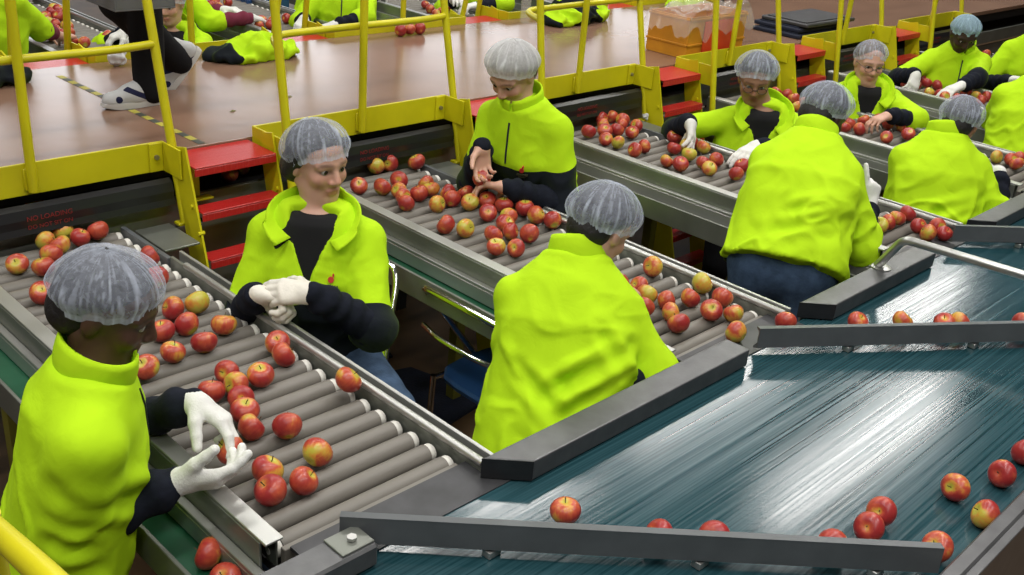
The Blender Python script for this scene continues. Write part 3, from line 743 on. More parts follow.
# guard rails with toe boards: one frame per table bay
BAY = ['nearest', 'second', 'third', 'fourth', 'fifth', 'sixth']
def guard(xc, side, label, grp):
    """side +1: near edge of the deck (opens to -y); -1: far edge"""
    Y = (lambda y: y) if side > 0 else (lambda y: 2*4.05-y)
    t = thing('guard_rail', label, 'railing', (xc, Y(3.37), DZ), grp)
    x0, x1 = xc-.50, xc+.49; zb, zt = 1.205, 1.315
    def bx(mb, a, b, c, d, e, f_): mb.box(a, b, min(Y(c), Y(d)), max(Y(c), Y(d)), e, f_)
    mb = MB(); bx(mb, x0, x1, 3.372, 3.380, zb, zt); mb.build('kick_board', 'yellow', t)
    yl, yr = 3.115, 3.245
    mb = MB(); bx(mb, x0, x0+.008, yl, 3.371, zb, zt); mb.build('return_board', 'yellow', t)
    mb = MB(); bx(mb, x1-.008, x1, yr, 3.371, zb, zt); bx(mb, x1-.06, x1-.009, 3.364, 3.3715, zb+.002, zt-.002); mb.build('return_board', 'yellow', t)
    for px_ in (x1-.035, x1-.035):
        pass
    mb = MB(); mb.tube([(x1-.035, Y(3.366), 1.262), (x1-.035, Y(3.355), 1.262)], .009, 8); mb.build('bolt', 'bolt', t)
    # middle post, flattened where it is bolted on
    mb = MB(); mb.tube([(xc+.01, Y(3.352), 1.222), (xc+.01, Y(3.352), 2.20)], .0165, 12); bx(mb, xc-.012, xc+.032, 3.362, 3.371, 1.224, 1.30); mb.build('post', 'yellow', t, True)
    pl = lambda z_: (x0-.012, Y(3.075+.15*(z_-1.05)), z_); pr_ = lambda z_: (x1+.012, Y(3.272+.235*(z_-1.05)), z_)
    mb = MB(); mb.tube([pl(1.03), pl(2.2)], .0165, 12); mb.build('post', 'yellow', t, True)
    mb = MB(); mb.tube([pr_(1.03), pr_(2.2)], .0165, 12); a = pr_(1.035); bx(mb, a[0]-.028, a[0]+.028, (3.262), (3.30), 1.022, 1.032); mb.build('post', 'yellow', t, True)
    for z_, nm in ((1.655, 'mid_rail'), (2.2, 'top_rail')):
        a, b = pl(z_), pr_(z_); m = (xc+.01, Y(3.385), z_)
        mb = MB(); mb.tube([a, (a[0]+.10, Y(3.37), z_), m, (b[0]-.14, Y(3.385), z_), b], .0145, 12, corner=.12); mb.build(nm, 'yellow', t, True)
    return t
for k, xc in enumerate(XK):
    guard(xc, 1, f'yellow guard rail with toe board above the {BAY[k]} roller table, near edge of the walkway', 'guard rails on the near walkway edge')
    if k < 5: guard(xc, -1, f'yellow guard rail on the far walkway edge, straight across from the {BAY[k]} roller table', 'guard rails on the far walkway edge')

# steps between the bays
def steps(xa, xb, side, label, grp):
    Y = (lambda y: y) if side > 0 else (lambda y: 2*4.05-y)
    t = thing('steps', label, 'steps', ((xa+xb)/2, Y(3.1), 0), grp)
    zs = [1.262, 1.105, .935, .77, .605, .44, .275, .11]
    for i, z_ in enumerate(zs):
        yf = 3.185-.30*(1.262-z_)*.86; yb = 3.383 if i == 0 else yf+.080
        mb = MB(); mb.box(xa+.010, xb-.010, min(Y(yf), Y(yb)), max(Y(yf), Y(yb)), z_-.006, z_); y2 = (Y(yf), Y(yf+.005)); mb.box(xa+.010, xb-.010, min(y2), max(y2), z_-.034, z_-.007)
        mb.build('tread', 'tread', t)
    for x in (xa, xb):
        pts = [(3.225, 1.330), (3.29, 1.315), (3.30, 1.22), (3.02, .0), (2.85, .0)] if side > 0 else [(2*4.05-a, b) for a, b in ((3.225, 1.330), (3.29, 1.315), (3.30, 1.22), (3.02, .0), (2.85, .0))]
        mb = MB(); mb.prism(pts, 'x', x-.004, x+.004)
        for yy, zz in ((3.19, 1.12), (3.145, 1.03)): mb.tube([(x-.012, Y(yy), zz), (x+.012, Y(yy), zz)], .008, 8)
        mb.build('stringer', 'yellow', t)
    mb = MB(); mb.box(xa+.08, xa+.11, min(Y(3.34), Y(3.36)), max(Y(3.34), Y(3.36)), 1.09, 1.255); mb.box(xa+.07, xa+.15, min(Y(3.31), Y(3.36)), max(Y(3.31), Y(3.36)), 1.082, 1.0895); mb.build('bracket', 'yellow', t)
for k in range(5):
    steps(XK[k]+.497, XK[k+1]-.507, 1, f'red checker plate steps between the {BAY[k]} and {BAY[k+1]} roller tables', 'red steps on the near side')
    if k < 4: steps(XK[k]+.497, XK[k+1]-.507, -1, f'red checker plate steps on the far walkway edge, opposite those beside the {BAY[k+1]} table', 'red steps on the far side')

# ------------------------------------------------------------------ roller tables
RN = ['nearest', 'second nearest', 'third', 'fourth', 'fifth', 'sixth']
rb = MB(); rb.lathe([(.001, -.237), (.0245, -.237), (.0255, -.236), (.0255, .236), (.0245, .237), (.001, .237)], 20)
rb.v = [(p[2], p[0], p[1]) for p in rb.v]
cb = MB(); cb.lathe([(.001, .0), (.0225, .0), (.0235, .002), (.0235, .014), (.021, .018), (.010, .0185), (.009, .026), (.001, .026)], 18)
cb.v = [(p[2], p[0], p[1]) for p in cb.v]
ROLL = rb.build('roller', 'roller', None, True); CAP = cb.build('end_cap', 'cap', None, True)
def roller_table(k, xc, far=False):
    Y = (lambda y: y) if not far else (lambda y: 2*4.05-y)
    where = f'{RN[k]} grey roller table carrying apples out from under the walkway, counted from the camera' if not far else f'grey roller table beyond the walkway, in line with the {RN[k]} near roller table'
    t = thing('roller_conveyor', where, 'conveyor', (xc, Y(2.4), 0), 'roller sorting tables')
    def bx(mb, a, b, c, d, e, f_, mi=0): mb.box(xc+a, xc+b, min(Y(c), Y(d)), max(Y(c), Y(d)), e, f_, mi)
    y1 = 3.31; ye = 1.50 if not far else .78
    # left side: flat shiny rail over a plain side panel, thin rail, reject belt, outer lip
    mb = MB(); bx(mb, -.300, -.256, ye-.02, 3.26, 1.085, 1.092); mb.build('side_rail', 'steel', t)
    mb = MB(); bx(mb, -.302, -.296, ye, 3.26, 1.0, 1.0845); bx(mb, -.262, -.257, ye, 3.26, 1.0, 1.0845); mb.build('side_panel', 'steel_dark', t)
    mb = MB(); bx(mb, -.325, -.303, ye-.06, 3.2, 1.012, 1.024); bx(mb, -.325, -.320, ye-.06, 3.2, .96, 1.011); mb.build('thin_rail', 'steel', t)
    mb = MB(); bx(mb, -.405, -.30, ye-.06, 3.2, .945, .955); mb.build('reject_belt', 'green_belt' if k < 2 else 'steel_dark', t)
    mb = MB(); bx(mb, -.418, -.408, ye-.06, 3.2, .91, 1.0); mb.build('outer_lip', 'steel_dark', t)
    # right side: inner bead and outer bead with a groove between
    mb = MB(); bx(mb, .268, .280, ye-.07, 2.94, .97, 1.070); bx(mb, .281, .300, ye-.07, 2.94, 1.035, 1.042); mb.build('side_panel', 'steel_dark', t)
    mb = MB(); mb.tube([(xc+.272, Y(ye-.07), 1.074), (xc+.272, Y(2.84), 1.074)], .011, 10); mb.build('inner_rail', 'steel', t, True)
    mb = MB(); bx(mb, .301, .312, ye-.07, 2.94, .97, 1.083); mb.build('outer_rail', 'steel', t)
    mb = MB(); bx(mb, .262, .280, 2.95, 3.28, .99, 1.062); mb.build('inner_rail_end', 'guide', t)
    if not far:
        mb = MB(); bx(mb, .313, .445, 3.06, 3.28, 1.030, 1.038); mb.build('side_tray', 'steel_dark', t)
    # chain box under the roller ends, frame and legs
    mb = MB(); bx(mb, -.255, .267, ye-.01, 3.30, .965, .985); mb.build('under_pan', 'dark', t)
    for (a, b) in ((-.30, -.25), (.25, .30)):
        mb = MB(); bx(mb, a, b, ye, 3.28, .86, .944); mb.build('frame_beam', 'steel_dark', t)
        for yy in (1.62, 2.95):
            mb = MB(); bx(mb, a, b, yy, yy+.05, .0, .859); bx(mb, a-.02, b+.02, yy-.02, yy+.07, .0, .008); mb.build('leg', 'olive', t)
    mb = MB(); bx(mb, -.249, .249, ye-.012, ye+.004, .99, 1.046); mb.build('end_strip', 'roller', t)
    n = 27 if not far else 35
    for i in range(n):
        y = 1.532+.0668*i
        if far: y = 1.532-.0668*10+.0668*i
        r = ROLL.copy(); C.objects.link(r); r.location = (xc, Y(y), RT-.0255); r.parent = t; r.matrix_parent_inverse = Matrix.Translation(t.location).inverted()
        for s_ in (-1, 1):
            c = CAP.copy(); C.objects.link(c); c.parent = r; c.location = (s_*.2373, 0, 0)
            if s_ < 0: c.rotation_euler = (0, 0, PI)
    return t
for k, xc in enumerate(XK):
    roller_table(k, xc)
    if 0 < k < 5: roller_table(k, xc, True)
bpy.data.objects.remove(ROLL); bpy.data.objects.remove(CAP)

# slope plate between each table and the belt
for k in range(5):
    pass
# rubber curtain hanging under the walkway edge at each bay
for k, xc in enumerate(XK):
    t = thing('rubber_curtain', f'lettered black rubber curtain over the far end of the {RN[k]} roller table', 'curtain', (xc, 3.30, 1.15), 'rubber curtains')
    mb = MB(); prof = [(3.335, 1.178), (3.322, 1.186), (3.306, 1.176), (3.297, 1.150), (3.300, 1.122), (3.292, 1.100), (3.286, 1.101), (3.293, 1.123), (3.290, 1.151), (3.300, 1.183), (3.320, 1.195), (3.338, 1.186)]
    mb.prism(prof, 'x', xc-.488, xc+.478); mb.build('flap', 'rubber', t)
    for line, z_, sz in (('NO LOADING', 1.146, .024), ('DO NOT SIT ON', 1.117, .020)):
        cu = bpy.data.curves.new('lettering', 'FONT'); cu.body = line; cu.size = sz; cu.extrude = .0004; cu.align_x = 'CENTER'
        ob = bpy.data.objects.new('tmp', cu); C.objects.link(ob); bpy.context.view_layer.update()
        me = bpy.data.meshes.new_from_object(ob.evaluated_get(bpy.context.evaluated_depsgraph_get())); bpy.data.objects.remove(ob)
        me.transform(Matrix.Translation((xc+.03, 3.2885 if z_ > 1.13 else 3.2895, z_)) @ Matrix.Rotation(PI/2, 4, 'X'))
        me.materials.clear(); me.materials.append(M['letter_red']); link('lettering', me, t)
# cross conveyor below the deck
t = thing('cross_conveyor', 'long dark conveyor running below the walkway deck behind the rubber curtains', 'conveyor', (5, 3.6, 0))
mb = MB(); mb.box(-2, 14, 3.40, 3.74, 1.035, 1.045); mb.build('belt', 'dark', t)
mb = MB(); mb.box(-2, 14, 3.345, 3.365, 1.0, 1.10); mb.box(-2, 14, 3.372, 3.39, .70, .97); mb.build('front_beam', 'steel_dark', t)
mb = MB(); mb.box(-2, 14, 3.75, 3.78, .95, 1.12); mb.build('back_beam', 'dark', t)
for x in (-.5, 1.9, 4.6, 7.3):
    mb = MB(); mb.box(x-.03, x+.03, 3.54, 3.60, 0, 1.034); mb.build('leg', 'dark', t)

# ------------------------------------------------------------------ broad teal belt in front
t = thing('belt_conveyor', 'broad teal belt conveyor with grey rails and slanted guide bars across the table ends', 'conveyor', (3.5, .95, 0))
BZ = 1.045
RZ = 1.105
mb = MB(); mb.box(.2, 11, .47, 1.40, BZ-.012, BZ); mb.build('belt', 'belt', t)
mb = MB(); mb.box(.2, 11, .50, 1.36, .90, BZ-.0125); mb.build('slider_bed', 'steel_dark', t)
for k in range(6):
    x0 = (.25, 1.465, 2.903, XK[2]+.31, XK[3]+.31, XK[4]+.31)[k]; x1 = (1.083, 2.475, 3.75, XK[3]-.12, XK[4]-.12, XK[5]-.12)[k]
    if k == 0:
        mb = MB(); mb.box(x0, x1, 1.325, 1.405, BZ+.004, RZ, ch=.006); mb.build('side_rail', 'grey_rail', t)
    else:      # mitred left end
        mb = MB(); mb.prism([(x0+.087, 1.330), (x1, 1.330), (x1, 1.415), (x0, 1.415)], 'z', BZ+.004, RZ); r_ = mb.build('side_rail', 'grey_rail', t)
        bv_ = r_.modifiers.new('bevel', 'BEVEL'); bv_.width = .004; bv_.segments = 2
    if k: 
        mb = MB(); mb.prism([(x0-.006, 1.4145), (x0+.083, 1.3275), (x0+.086, 1.3295), (x0-.002, 1.4155)], 'z', BZ+.006, RZ+.0005); mb.build('end_plate', 'black_plastic', t)
    mb = MB(); mb.box(x0+.03, x1, 1.4165, 1.425, .88, BZ+.03); mb.build('outer_frame', 'steel_dark', t)
    if k == 0:
        mb = MB(); mb.box(x1-.085, x1-.004, 1.335, 1.402, RZ+.0005, RZ+.005, ch=.003); mb.build('cover_plate', 'steel_dark', t)
        mb = MB(); mb.tube([(x1-.04, 1.365, RZ+.007), (x1-.04, 1.365, RZ+.014)], .011, 6); mb.build('bolt', 'steel', t)
for k, xc in enumerate(XK):      # slanted slide plate from the roller end down to the belt
    mb = MB(); mb.prism([(1.488, 1.050), (1.488, 1.040), (1.365, BZ+.001), (1.365, BZ+.003)], 'x', xc-.235, xc+.305); mb.build('slide_plate', 'plate', t)
mb = MB(); mb.box(.25, 11, .466, .503, BZ-.02, RZ, ch=.005); mb.build('side_rail', 'grey_rail', t)
mb = MB(); mb.box(.25, 11, .445, .4655, .85, RZ-.004); mb.build('outer_frame', 'grey_rail', t)
def guidebar(a, b):
    a = Vector((*a, 0)); b = Vector((*b, 0)); d = (b-a).normalized(); n_ = Vector((-d.y, d.x, 0))
    if n_.y < 0: n_ = -n_
    mb = MB(); prof = [(-.004, 1.070), (.0, 1.128), (.0, 1.134), (.022, 1.132), (.022, 1.126), (.006, 1.122), (.004, 1.085), (.024, 1.064), (.020, 1.058)]
    vs = [a+n_*p+Vector((0, 0, z_)) for p, z_ in prof]+[b+n_*p+Vector((0, 0, z_)) for p, z_ in prof]; n = len(prof)
    mb.add(vs, [tuple(range(n)), tuple(range(2*n-1, n-1, -1))]+[(i, (i+1) % n, n+(i+1) % n, n+i) for i in range(n)])
    g_ = mb.build('guide_bar', 'guide', t)
    L = (b-a).length
    for q in (.25, .6, .9):
        p = a+d*L*q+n_*.012; mb = MB(); mb.box(p.x-.018, p.x+.018, p.y-.012, p.y+.012, BZ+.001, 1.064); mb.build('foot', 'steel', g_)
guidebar((1.050, 1.417), (1.985, .520))
guidebar((2.565, 1.358), (3.62, .655))
guidebar((4.03, 1.385), (5.0, .63))
guidebar((5.40, 1.385), (6.35, .63))
mb = MB(); mb.tube([(3.42, 1.405, RZ+.004), (3.378, 1.318, 1.252), (3.42, .92, 1.252), (3.46, .53, 1.252), (3.46, .485, RZ)], .0155, 12, corner=.03); mb.build('hoop_handle', 'steel_x', t, True)
mb = MB(); mb.lathe([(.001, 0), (.036, 0), (.036, .004), (.018, .007), (.001, .007)], 16, (3.42, 1.39, RZ+.0005)); mb.build('hoop_foot', 'steel_x', t, True)
for x in (.6, 3.0, 5.4, 7.8):
    for y in (.53, 1.28):
        mb = MB(); mb.box(x-.03, x+.03, y-.03, y+.03, 0, .899); mb.build('leg', 'steel_dark', t)

# yellow rail of the stand the picture is taken from
t = thing('hand_rail', 'blurred yellow handrail corner at the bottom edge, beside the woman in front', 'railing', (.21, .7, 0))
mb = MB(); mb.tube([(.235, .86, 1.86), (.218, .672, 1.932), (.20, .48, 2.0), (.2, .1, 2.0)], .0115, 12, corner=.05); mb.build('rail', 'yellow', t, True)
mb = MB(); mb.tube([(.235, .86, 1.87), (.235, .89, 0)], .0125, 12); mb.build('post', 'yellow', t, True)

# floor mats
for i, (q, lb) in enumerate((([(2.42, 3.42), (2.86, 3.30), (2.98, 2.86), (2.60, 2.80)], 'dark blue rubber floor mat lying between the first two roller tables'), ([(2.70, 4.0), (2.95, 3.70), (2.86, 3.44), (2.62, 3.55)], 'dark ribbed floor mat lying behind the seated woman'))):
    mb = MB(); mb.prism(q, 'z', .001, .014)
    if i == 1:
        for j in range(6):
            x = 2.66+.04*j; mb.box(x, x+.012, 3.56, 3.72, .0145, .02)
    tag(mb.build('floor_mat', 'mat_navy'), lb, 'mat')

# chrome framed chairs
def chair(name_label, loc, rz, seat_m, z_s=.66):
    t = thing('chair', name_label, 'chair', loc); bpy.context.view_layer.update()
    Rz = Matrix.Rotation(rz, 4, 'Z')
    def W(p): v = Rz @ Vector(p); return (v.x+loc[0], v.y+loc[1], v.z+loc[2])
    mb = MB(); n = 20; vs = []; fs = []
    for zz, k in ((z_s-.018, .97), (z_s, 1.), (z_s+.012, .96)):
        for i in range(n*1):
            a = 2*PI*i/n; c, s_ = math.cos(a), math.sin(a); r = 1/((abs(c)**4+abs(s_)**4)**.25); vs.append(W((.20*k*r*c, .20*k*r*s_, zz)))
    fs = [tuple(range(n-1, -1, -1)), tuple(range(2*n, 3*n))]+[(j*n+i, j*n+(i+1) % n, (j+1)*n+(i+1) % n, (j+1)*n+i) for j in range(2) for i in range(n)]
    mb.add(vs, fs); mb.build('seat', seat_m, t, True)
    for s_ in (-1, 1):
        mb = MB(); mb.tube([W((.19, .20*s_, 0)), W((.17, .20*s_, z_s-.02))], .011, 10); mb.build('leg', 'chrome', t, True)
        mb = MB(); mb.tube([W((-.21, .20*s_, 0)), W((-.18, .20*s_, z_s-.02))], .011, 10); mb.build('leg', 'chrome', t, True)
        mb = MB(); mb.tube([W((-.18, .20*s_, z_s-.03)), W((.17, .20*s_, z_s-.03))], .010, 10); mb.build('seat_rail', 'chrome', t, True)
    mb = MB(); mb.tube([W((.05, .21, z_s-.03)), W((-.20, .22, z_s+.30)), W((-.25, .20, z_s+.355)), W((-.25, -.20, z_s+.355)), W((-.20, -.22, z_s+.30)), W((.05, -.21, z_s-.03))], .0125, 12, corner=.07); mb.build('back_frame', 'chrome', t, True)
    mb = MB(); mb.tube([W((-.235, .205, z_s+.20)), W((-.262, .10, z_s+.20)), W((-.262, -.10, z_s+.20)), W((-.235, -.205, z_s+.20))], .010, 10, corner=.06); mb.build('back_bar', 'chrome', t, True)
    return t
chair('chrome tube chair that the woman with clasped gloved hands sits in', (1.80, 2.545, 0), math.radians(222), 'shirt', .665)
chair('empty blue-seated chrome chair tucked under the second table behind the bending woman', (2.37, 2.20, 0), 0., 'blue_plastic', .64)

# ------------------------------------------------------------------ apples
def apple_mesh(name, m, seed):
    rg = random.Random(seed); n, k = 14, 22; vs = []; a1, a2 = rg.uniform(0, 6), rg.uniform(0, 6); tilt = rg.uniform(-.06, .06)
    prof = []
    for i in range(n+1):
        t = PI*i/n; r = math.sin(t)*(1+.10*math.cos(t)+.02); z_ = math.cos(t)*.90
        if t < .75: z_ -= .26*(1-t/.75)**1.7
        if t > PI-.6: z_ += .16*((t-PI+.6)/.6)**1.7
        prof.append((r, z_))
    for i, (r, z_) in enumerate(prof):
        for j in range(k):
            a = 2*PI*j/k; lob = 1+.018*math.cos(5*a+a1)*max(0, -z_)+.025*math.cos(2*a+a2)
            vs.append((r*lob*math.cos(a), r*lob*math.sin(a), z_+tilt*r*math.cos(a)))
    mb = MB(); s = .0355
    mb.add([(x*s, y*s, z_*s) for x, y, z_ in vs], [(i*k+j, (i+1)*k+j, (i+1)*k+(j+1) % k, i*k+(j+1) % k) for i in range(n) for j in range(k)]+[tuple(range(k)), tuple(range((n+1)*k-1, n*k-1, -1))])
    o = mb.build(name, m, None, True); o.data.shade_smooth(); return o
PROTO = {c: [apple_mesh('apple', 'apple_'+c, 10*i+q) for q in range(2)] for i, c in enumerate('RMY')}
sb = MB(); sb.tube([(0, 0, .0205), (.001, 0, .028), (.004, .001, .036)], [.0013, .0011, .0016], 6); STEM = sb.build('stem', 'stem', None, True)
CN = {'R': 'red', 'M': 'red and yellow', 'Y': 'yellow-green'}
def put_apple(x, y, z_, r, c, label, grp, stem, axis=None):
    p = PROTO[c][rnd.randrange(2)]; o = p.copy(); C.objects.link(o); o.location = (x, y, z_)
    s = r/.0365; o.scale = (s, s, s*rnd.uniform(.94, 1.04))
    if axis is None: o.rotation_euler = (rnd.uniform(-1.25, 1.25), rnd.uniform(-1.25, 1.25), rnd.uniform(0, 6.28))
    else: o.rotation_euler = axis
    tag(o, label, 'apple', grp)
    if stem:
        q = STEM.copy(); C.objects.link(q); q.parent = o
    return o
APPLES = {
 'c1': [ (1.063,3.131,0.0347,'M'), (1.117,3.066,0.0362,'R'), (1.174,3.145,0.0353,'R'), (1.037,2.886,0.0365,'R'), (1.225,3.196,0.0366,'M'), (1.207,3.264,0.0338,'Y'), (1.308,3.231,0.0336,'R'), (1.378,3.246,0.0377,'R'), (1.285,3.307,0.0348,'Y'), (1.419,2.963,0.0347,'R'), (1.355,2.790,0.0385,'R'), (1.296,2.577,0.0359,'R'), (1.369,2.567,0.0377,'Y'), (1.202,2.465,0.0359,'R'), (1.276,2.461,0.0367,'R'), (1.167,2.341,0.0343,'M'), (1.260,2.337,0.0367,'R'), (1.357,2.397,0.0378,'M'), (1.420,2.215,0.0361,'M'), (1.394,2.147,0.0372,'R'), (1.070,2.304,0.0369,'M'), (1.227,2.159,0.0338,'R'), (1.285,2.089,0.0373,'M'), (1.142,2.094,0.0365,'R'), (1.213,2.091,0.0350,'M'), (1.187,2.027,0.0337,'R'), (1.158,1.961,0.0378,'R'), (1.131,1.890,0.0359,'R'), (1.202,1.840,0.0371,'R'), (1.193,1.701,0.0379,'M'), (1.064,1.713,0.0371,'M'), (1.028,1.642,0.0381,'R'), (1.105,1.629,0.0355,'M'), (1.431,1.900,0.0375,'M') ],
 'c2': [ (2.404,3.137,0.0357,'R'), (2.471,3.073,0.0382,'R'), (2.582,3.102,0.0379,'R'), (2.510,3.012,0.0340,'M'), (2.478,2.949,0.0342,'R'), (2.440,2.885,0.0346,'R'), (2.550,2.936,0.0383,'R'), (2.654,3.014,0.0357,'M'), (2.623,2.949,0.0366,'M'), (2.660,2.887,0.0350,'R'), (2.623,2.820,0.0360,'R'), (2.535,2.811,0.0354,'M'), (2.716,2.842,0.0353,'R'), (2.658,2.752,0.0364,'Y'), (2.638,2.629,0.0364,'R'), (2.416,2.623,0.0380,'R'), (2.454,2.559,0.0369,'Y'), (2.613,3.297,0.0381,'Y'), (2.689,3.296,0.0378,'R'), (2.795,3.243,0.0385,'R'), (2.749,2.653,0.0369,'R'), (2.684,2.561,0.0343,'Y'), (2.728,2.727,0.0378,'R'), (2.795,2.584,0.0383,'R'), (2.777,2.504,0.0380,'M'), (2.795,2.432,0.0363,'R'), (2.614,2.510,0.0371,'R'), (2.581,2.447,0.0346,'R'), (2.617,2.384,0.0377,'R'), (2.499,2.455,0.0364,'R'), (2.431,2.369,0.0349,'M'), (2.486,2.322,0.0338,'R'), (2.769,1.921,0.0378,'M'), (2.795,1.730,0.0384,'Y'), (2.603,1.850,0.0339,'R'), (2.550,1.897,0.0375,'R'), (2.568,1.790,0.0356,'Y'), (2.587,1.723,0.0343,'M'), (2.668,1.686,0.0350,'R'), (2.759,1.621,0.0373,'R'), (2.476,1.733,0.0379,'R'), (2.527,1.660,0.0337,'M'), (2.648,1.587,0.0366,'R'), (2.694,1.531,0.0337,'M'), (2.479,1.592,0.0371,'R'), (2.585,1.448,0.0352,'Y'), (2.505,1.829,0.0379,'R') ],
 'c3': [ (3.834,3.161,0.0384,'R'), (3.997,3.205,0.0360,'M'), (3.920,3.129,0.0385,'R'), (3.820,3.037,0.0350,'M'), (3.836,2.970,0.0339,'Y'), (3.993,3.110,0.0365,'R'), (4.098,3.164,0.0337,'R'), (4.034,3.045,0.0345,'R'), (4.148,3.108,0.0355,'R'), (3.808,2.843,0.0366,'M'), (3.899,2.861,0.0343,'R'), (3.811,2.657,0.0337,'M'), (3.823,2.586,0.0378,'R'), (4.006,2.761,0.0351,'R'), (4.084,2.744,0.0383,'Y'), (3.986,2.657,0.0380,'Y'), (4.155,2.764,0.0354,'R'), (4.152,2.692,0.0358,'Y'), (3.937,2.540,0.0361,'R'), (3.893,2.475,0.0367,'M'), (4.038,2.537,0.0365,'R'), (4.082,3.288,0.0363,'R'), (4.155,3.282,0.0366,'R'), (4.155,3.207,0.0382,'M'), (4.146,3.354,0.0360,'R'), (3.942,2.360,0.0357,'R'), (4.067,2.411,0.0371,'R'), (4.155,2.497,0.0347,'R'), (4.151,2.427,0.0350,'R'), (4.155,2.871,0.0384,'R'), (3.815,1.635,0.0361,'Y'), (3.904,1.635,0.0362,'Y'), (3.981,1.636,0.0336,'R'), (4.056,1.633,0.0356,'M'), (4.150,1.632,0.0364,'R'), (4.051,1.538,0.0336,'R'), (4.002,1.472,0.0366,'M'), (4.107,1.483,0.0367,'R'), (4.060,1.430,0.0338,'R') ],
 'c4': [ (5.179,2.493,0.0366,'R'), (5.284,2.520,0.0358,'R'), (5.222,2.426,0.0369,'R'), (5.426,2.507,0.0353,'M'), (5.510,2.466,0.0370,'R'), (5.490,2.395,0.0372,'R'), (5.515,2.329,0.0336,'R'), (5.224,2.267,0.0338,'R'), (5.389,2.225,0.0369,'R'), (5.515,3.057,0.0383,'R'), (5.332,2.882,0.0348,'M'), (5.515,3.131,0.0358,'R'), (5.436,2.898,0.0365,'R'), (5.446,1.694,0.0351,'R'), (5.395,1.645,0.0353,'M'), (5.421,1.759,0.0351,'Y'), (5.515,1.680,0.0353,'R'), (5.483,2.990,0.0365,'R') ],
 'c5': [ (6.607,2.755,0.0350,'R'), (6.752,2.749,0.0354,'R'), (6.745,2.676,0.0374,'R'), (6.510,2.622,0.0336,'Y'), (6.516,2.552,0.0363,'R'), (6.464,2.500,0.0372,'R'), (6.724,2.407,0.0351,'Y'), (6.628,2.335,0.0346,'R'), (6.740,2.478,0.0375,'R'), (6.776,2.360,0.0347,'R'), (6.578,3.153,0.0344,'R'), (6.518,3.063,0.0357,'M'), (6.589,2.825,0.0370,'R'), (6.829,2.818,0.0340,'R'), (6.510,2.444,0.0351,'R') ],
 'c6': [ (7.959,2.807,0.0352,'R'), (7.859,2.715,0.0377,'R'), (8.059,2.760,0.0357,'M'), (8.235,2.960,0.0378,'R'), (7.928,2.691,0.0343,'R'), (8.094,2.653,0.0352,'R'), (7.795,2.676,0.0368,'R'), (7.795,2.602,0.0379,'R'), (7.892,2.631,0.0358,'R') ],
 'f2': [ (2.524,6.650,0.0346,'M'), (2.572,6.699,0.0341,'R'), (2.642,6.694,0.0361,'R'), (2.729,6.822,0.0345,'R'), (2.795,6.864,0.0375,'R'), (2.750,6.733,0.0377,'M'), (2.795,6.936,0.0344,'M'), (2.795,6.791,0.0349,'M'), (2.712,6.669,0.0375,'R'), (2.584,6.508,0.0367,'Y'), (2.593,6.434,0.0375,'R'), (2.427,6.348,0.0352,'M'), (2.496,6.342,0.0341,'R'), (2.541,6.290,0.0350,'R'), (2.447,6.149,0.0375,'M'), (2.520,6.176,0.0349,'R'), (2.580,6.213,0.0352,'M'), (2.409,5.814,0.0356,'R'), (2.493,5.976,0.0356,'M'), (2.543,5.926,0.0355,'R'), (2.727,6.029,0.0381,'R'), (2.691,7.235,0.0343,'R'), (2.514,6.516,0.0335,'R'), (2.636,6.372,0.0382,'M') ],
 'f3': [ (3.824,6.081,0.0379,'R'), (3.795,5.933,0.0384,'R'), (4.025,6.088,0.0357,'R'), (3.869,6.757,0.0383,'R'), (3.717,6.406,0.0381,'R'), (3.728,5.961,0.0346,'M'), (3.883,6.035,0.0372,'R'), (3.780,6.671,0.0377,'R'), (3.955,6.727,0.0368,'R'), (3.800,6.586,0.0361,'M') ],
 'f4': [ (5.229,5.987,0.0349,'R'), (5.257,5.882,0.0352,'R'), (5.159,5.838,0.0346,'M'), (5.320,6.152,0.0338,'R'), (5.405,5.993,0.0364,'R') ],
}
BELT_APPLES = [ (1.494,1.174,'M'), (1.625,1.018,'R'), (1.719,0.937,'R'), (1.904,0.749,'M'), (1.999,0.691,'R'), (2.079,0.701,'R'), (2.087,0.587,'R'), (2.322,0.627,'R'), (2.479,0.574,'R'), (2.270,0.532,'M'), (2.630,0.573,'R'), (2.79,1.395,'R'), (2.997,1.272,'M'), (3.135,1.184,'M'), (3.242,1.088,'R'), (3.290,1.059,'Y'), (3.471,0.922,'R') ]
BELT_APPLES = [(x-.030, y-.033, c) if (x, y) in ((1.625, 1.018), (1.719, .937), (1.904, .749), (2.087, .587)) else ((x-.018, y-.030, c) if x > 2.83 else (x, y, c)) for x, y, c in BELT_APPLES]
NAMES = {'c1': 'nearest roller table', 'c2': 'second roller table', 'c3': 'third roller table', 'c4': 'fourth roller table', 'c5': 'fifth roller table', 'c6': 'sixth roller table',
         'f2': 'first far table', 'f3': 'second far table', 'f4': 'third far table'}
for key, lst in APPLES.items():
    for i, (x, y, r, c) in enumerate(sorted(lst, key=lambda a: -a[1])):
        end = 'walkway end' if key[0] == 'c' else 'far end'
        z_ = RT-.004+r*.93
        if key == 'c1' and x > 1.43: z_ = 1.072+r*.8
        put_apple(x, y, z_, r, c, f'{CN[c]} apple, {ordn(i)} from the {end} of the {NAMES[key]}', 'apples on the '+NAMES[key], key in ('c1', 'c2', 'c3'))
for i, (x, y, c) in enumerate(sorted(BELT_APPLES, key=lambda a: a[0])):
    z_ = BZ+.0345
    if (x, y) == (2.79, 1.395): z_ = 1.075
    put_apple(x, y, z_, .0355, c, f'{CN[c]} apple on the teal belt, {ordn(i)} one along from the nearest table', 'apples on the teal belt', True)
put_apple(.868, 1.64, .955+.034, .036, 'M', 'red and yellow apple on the low green belt below the black sleeve', 'apples on the green belt', True)
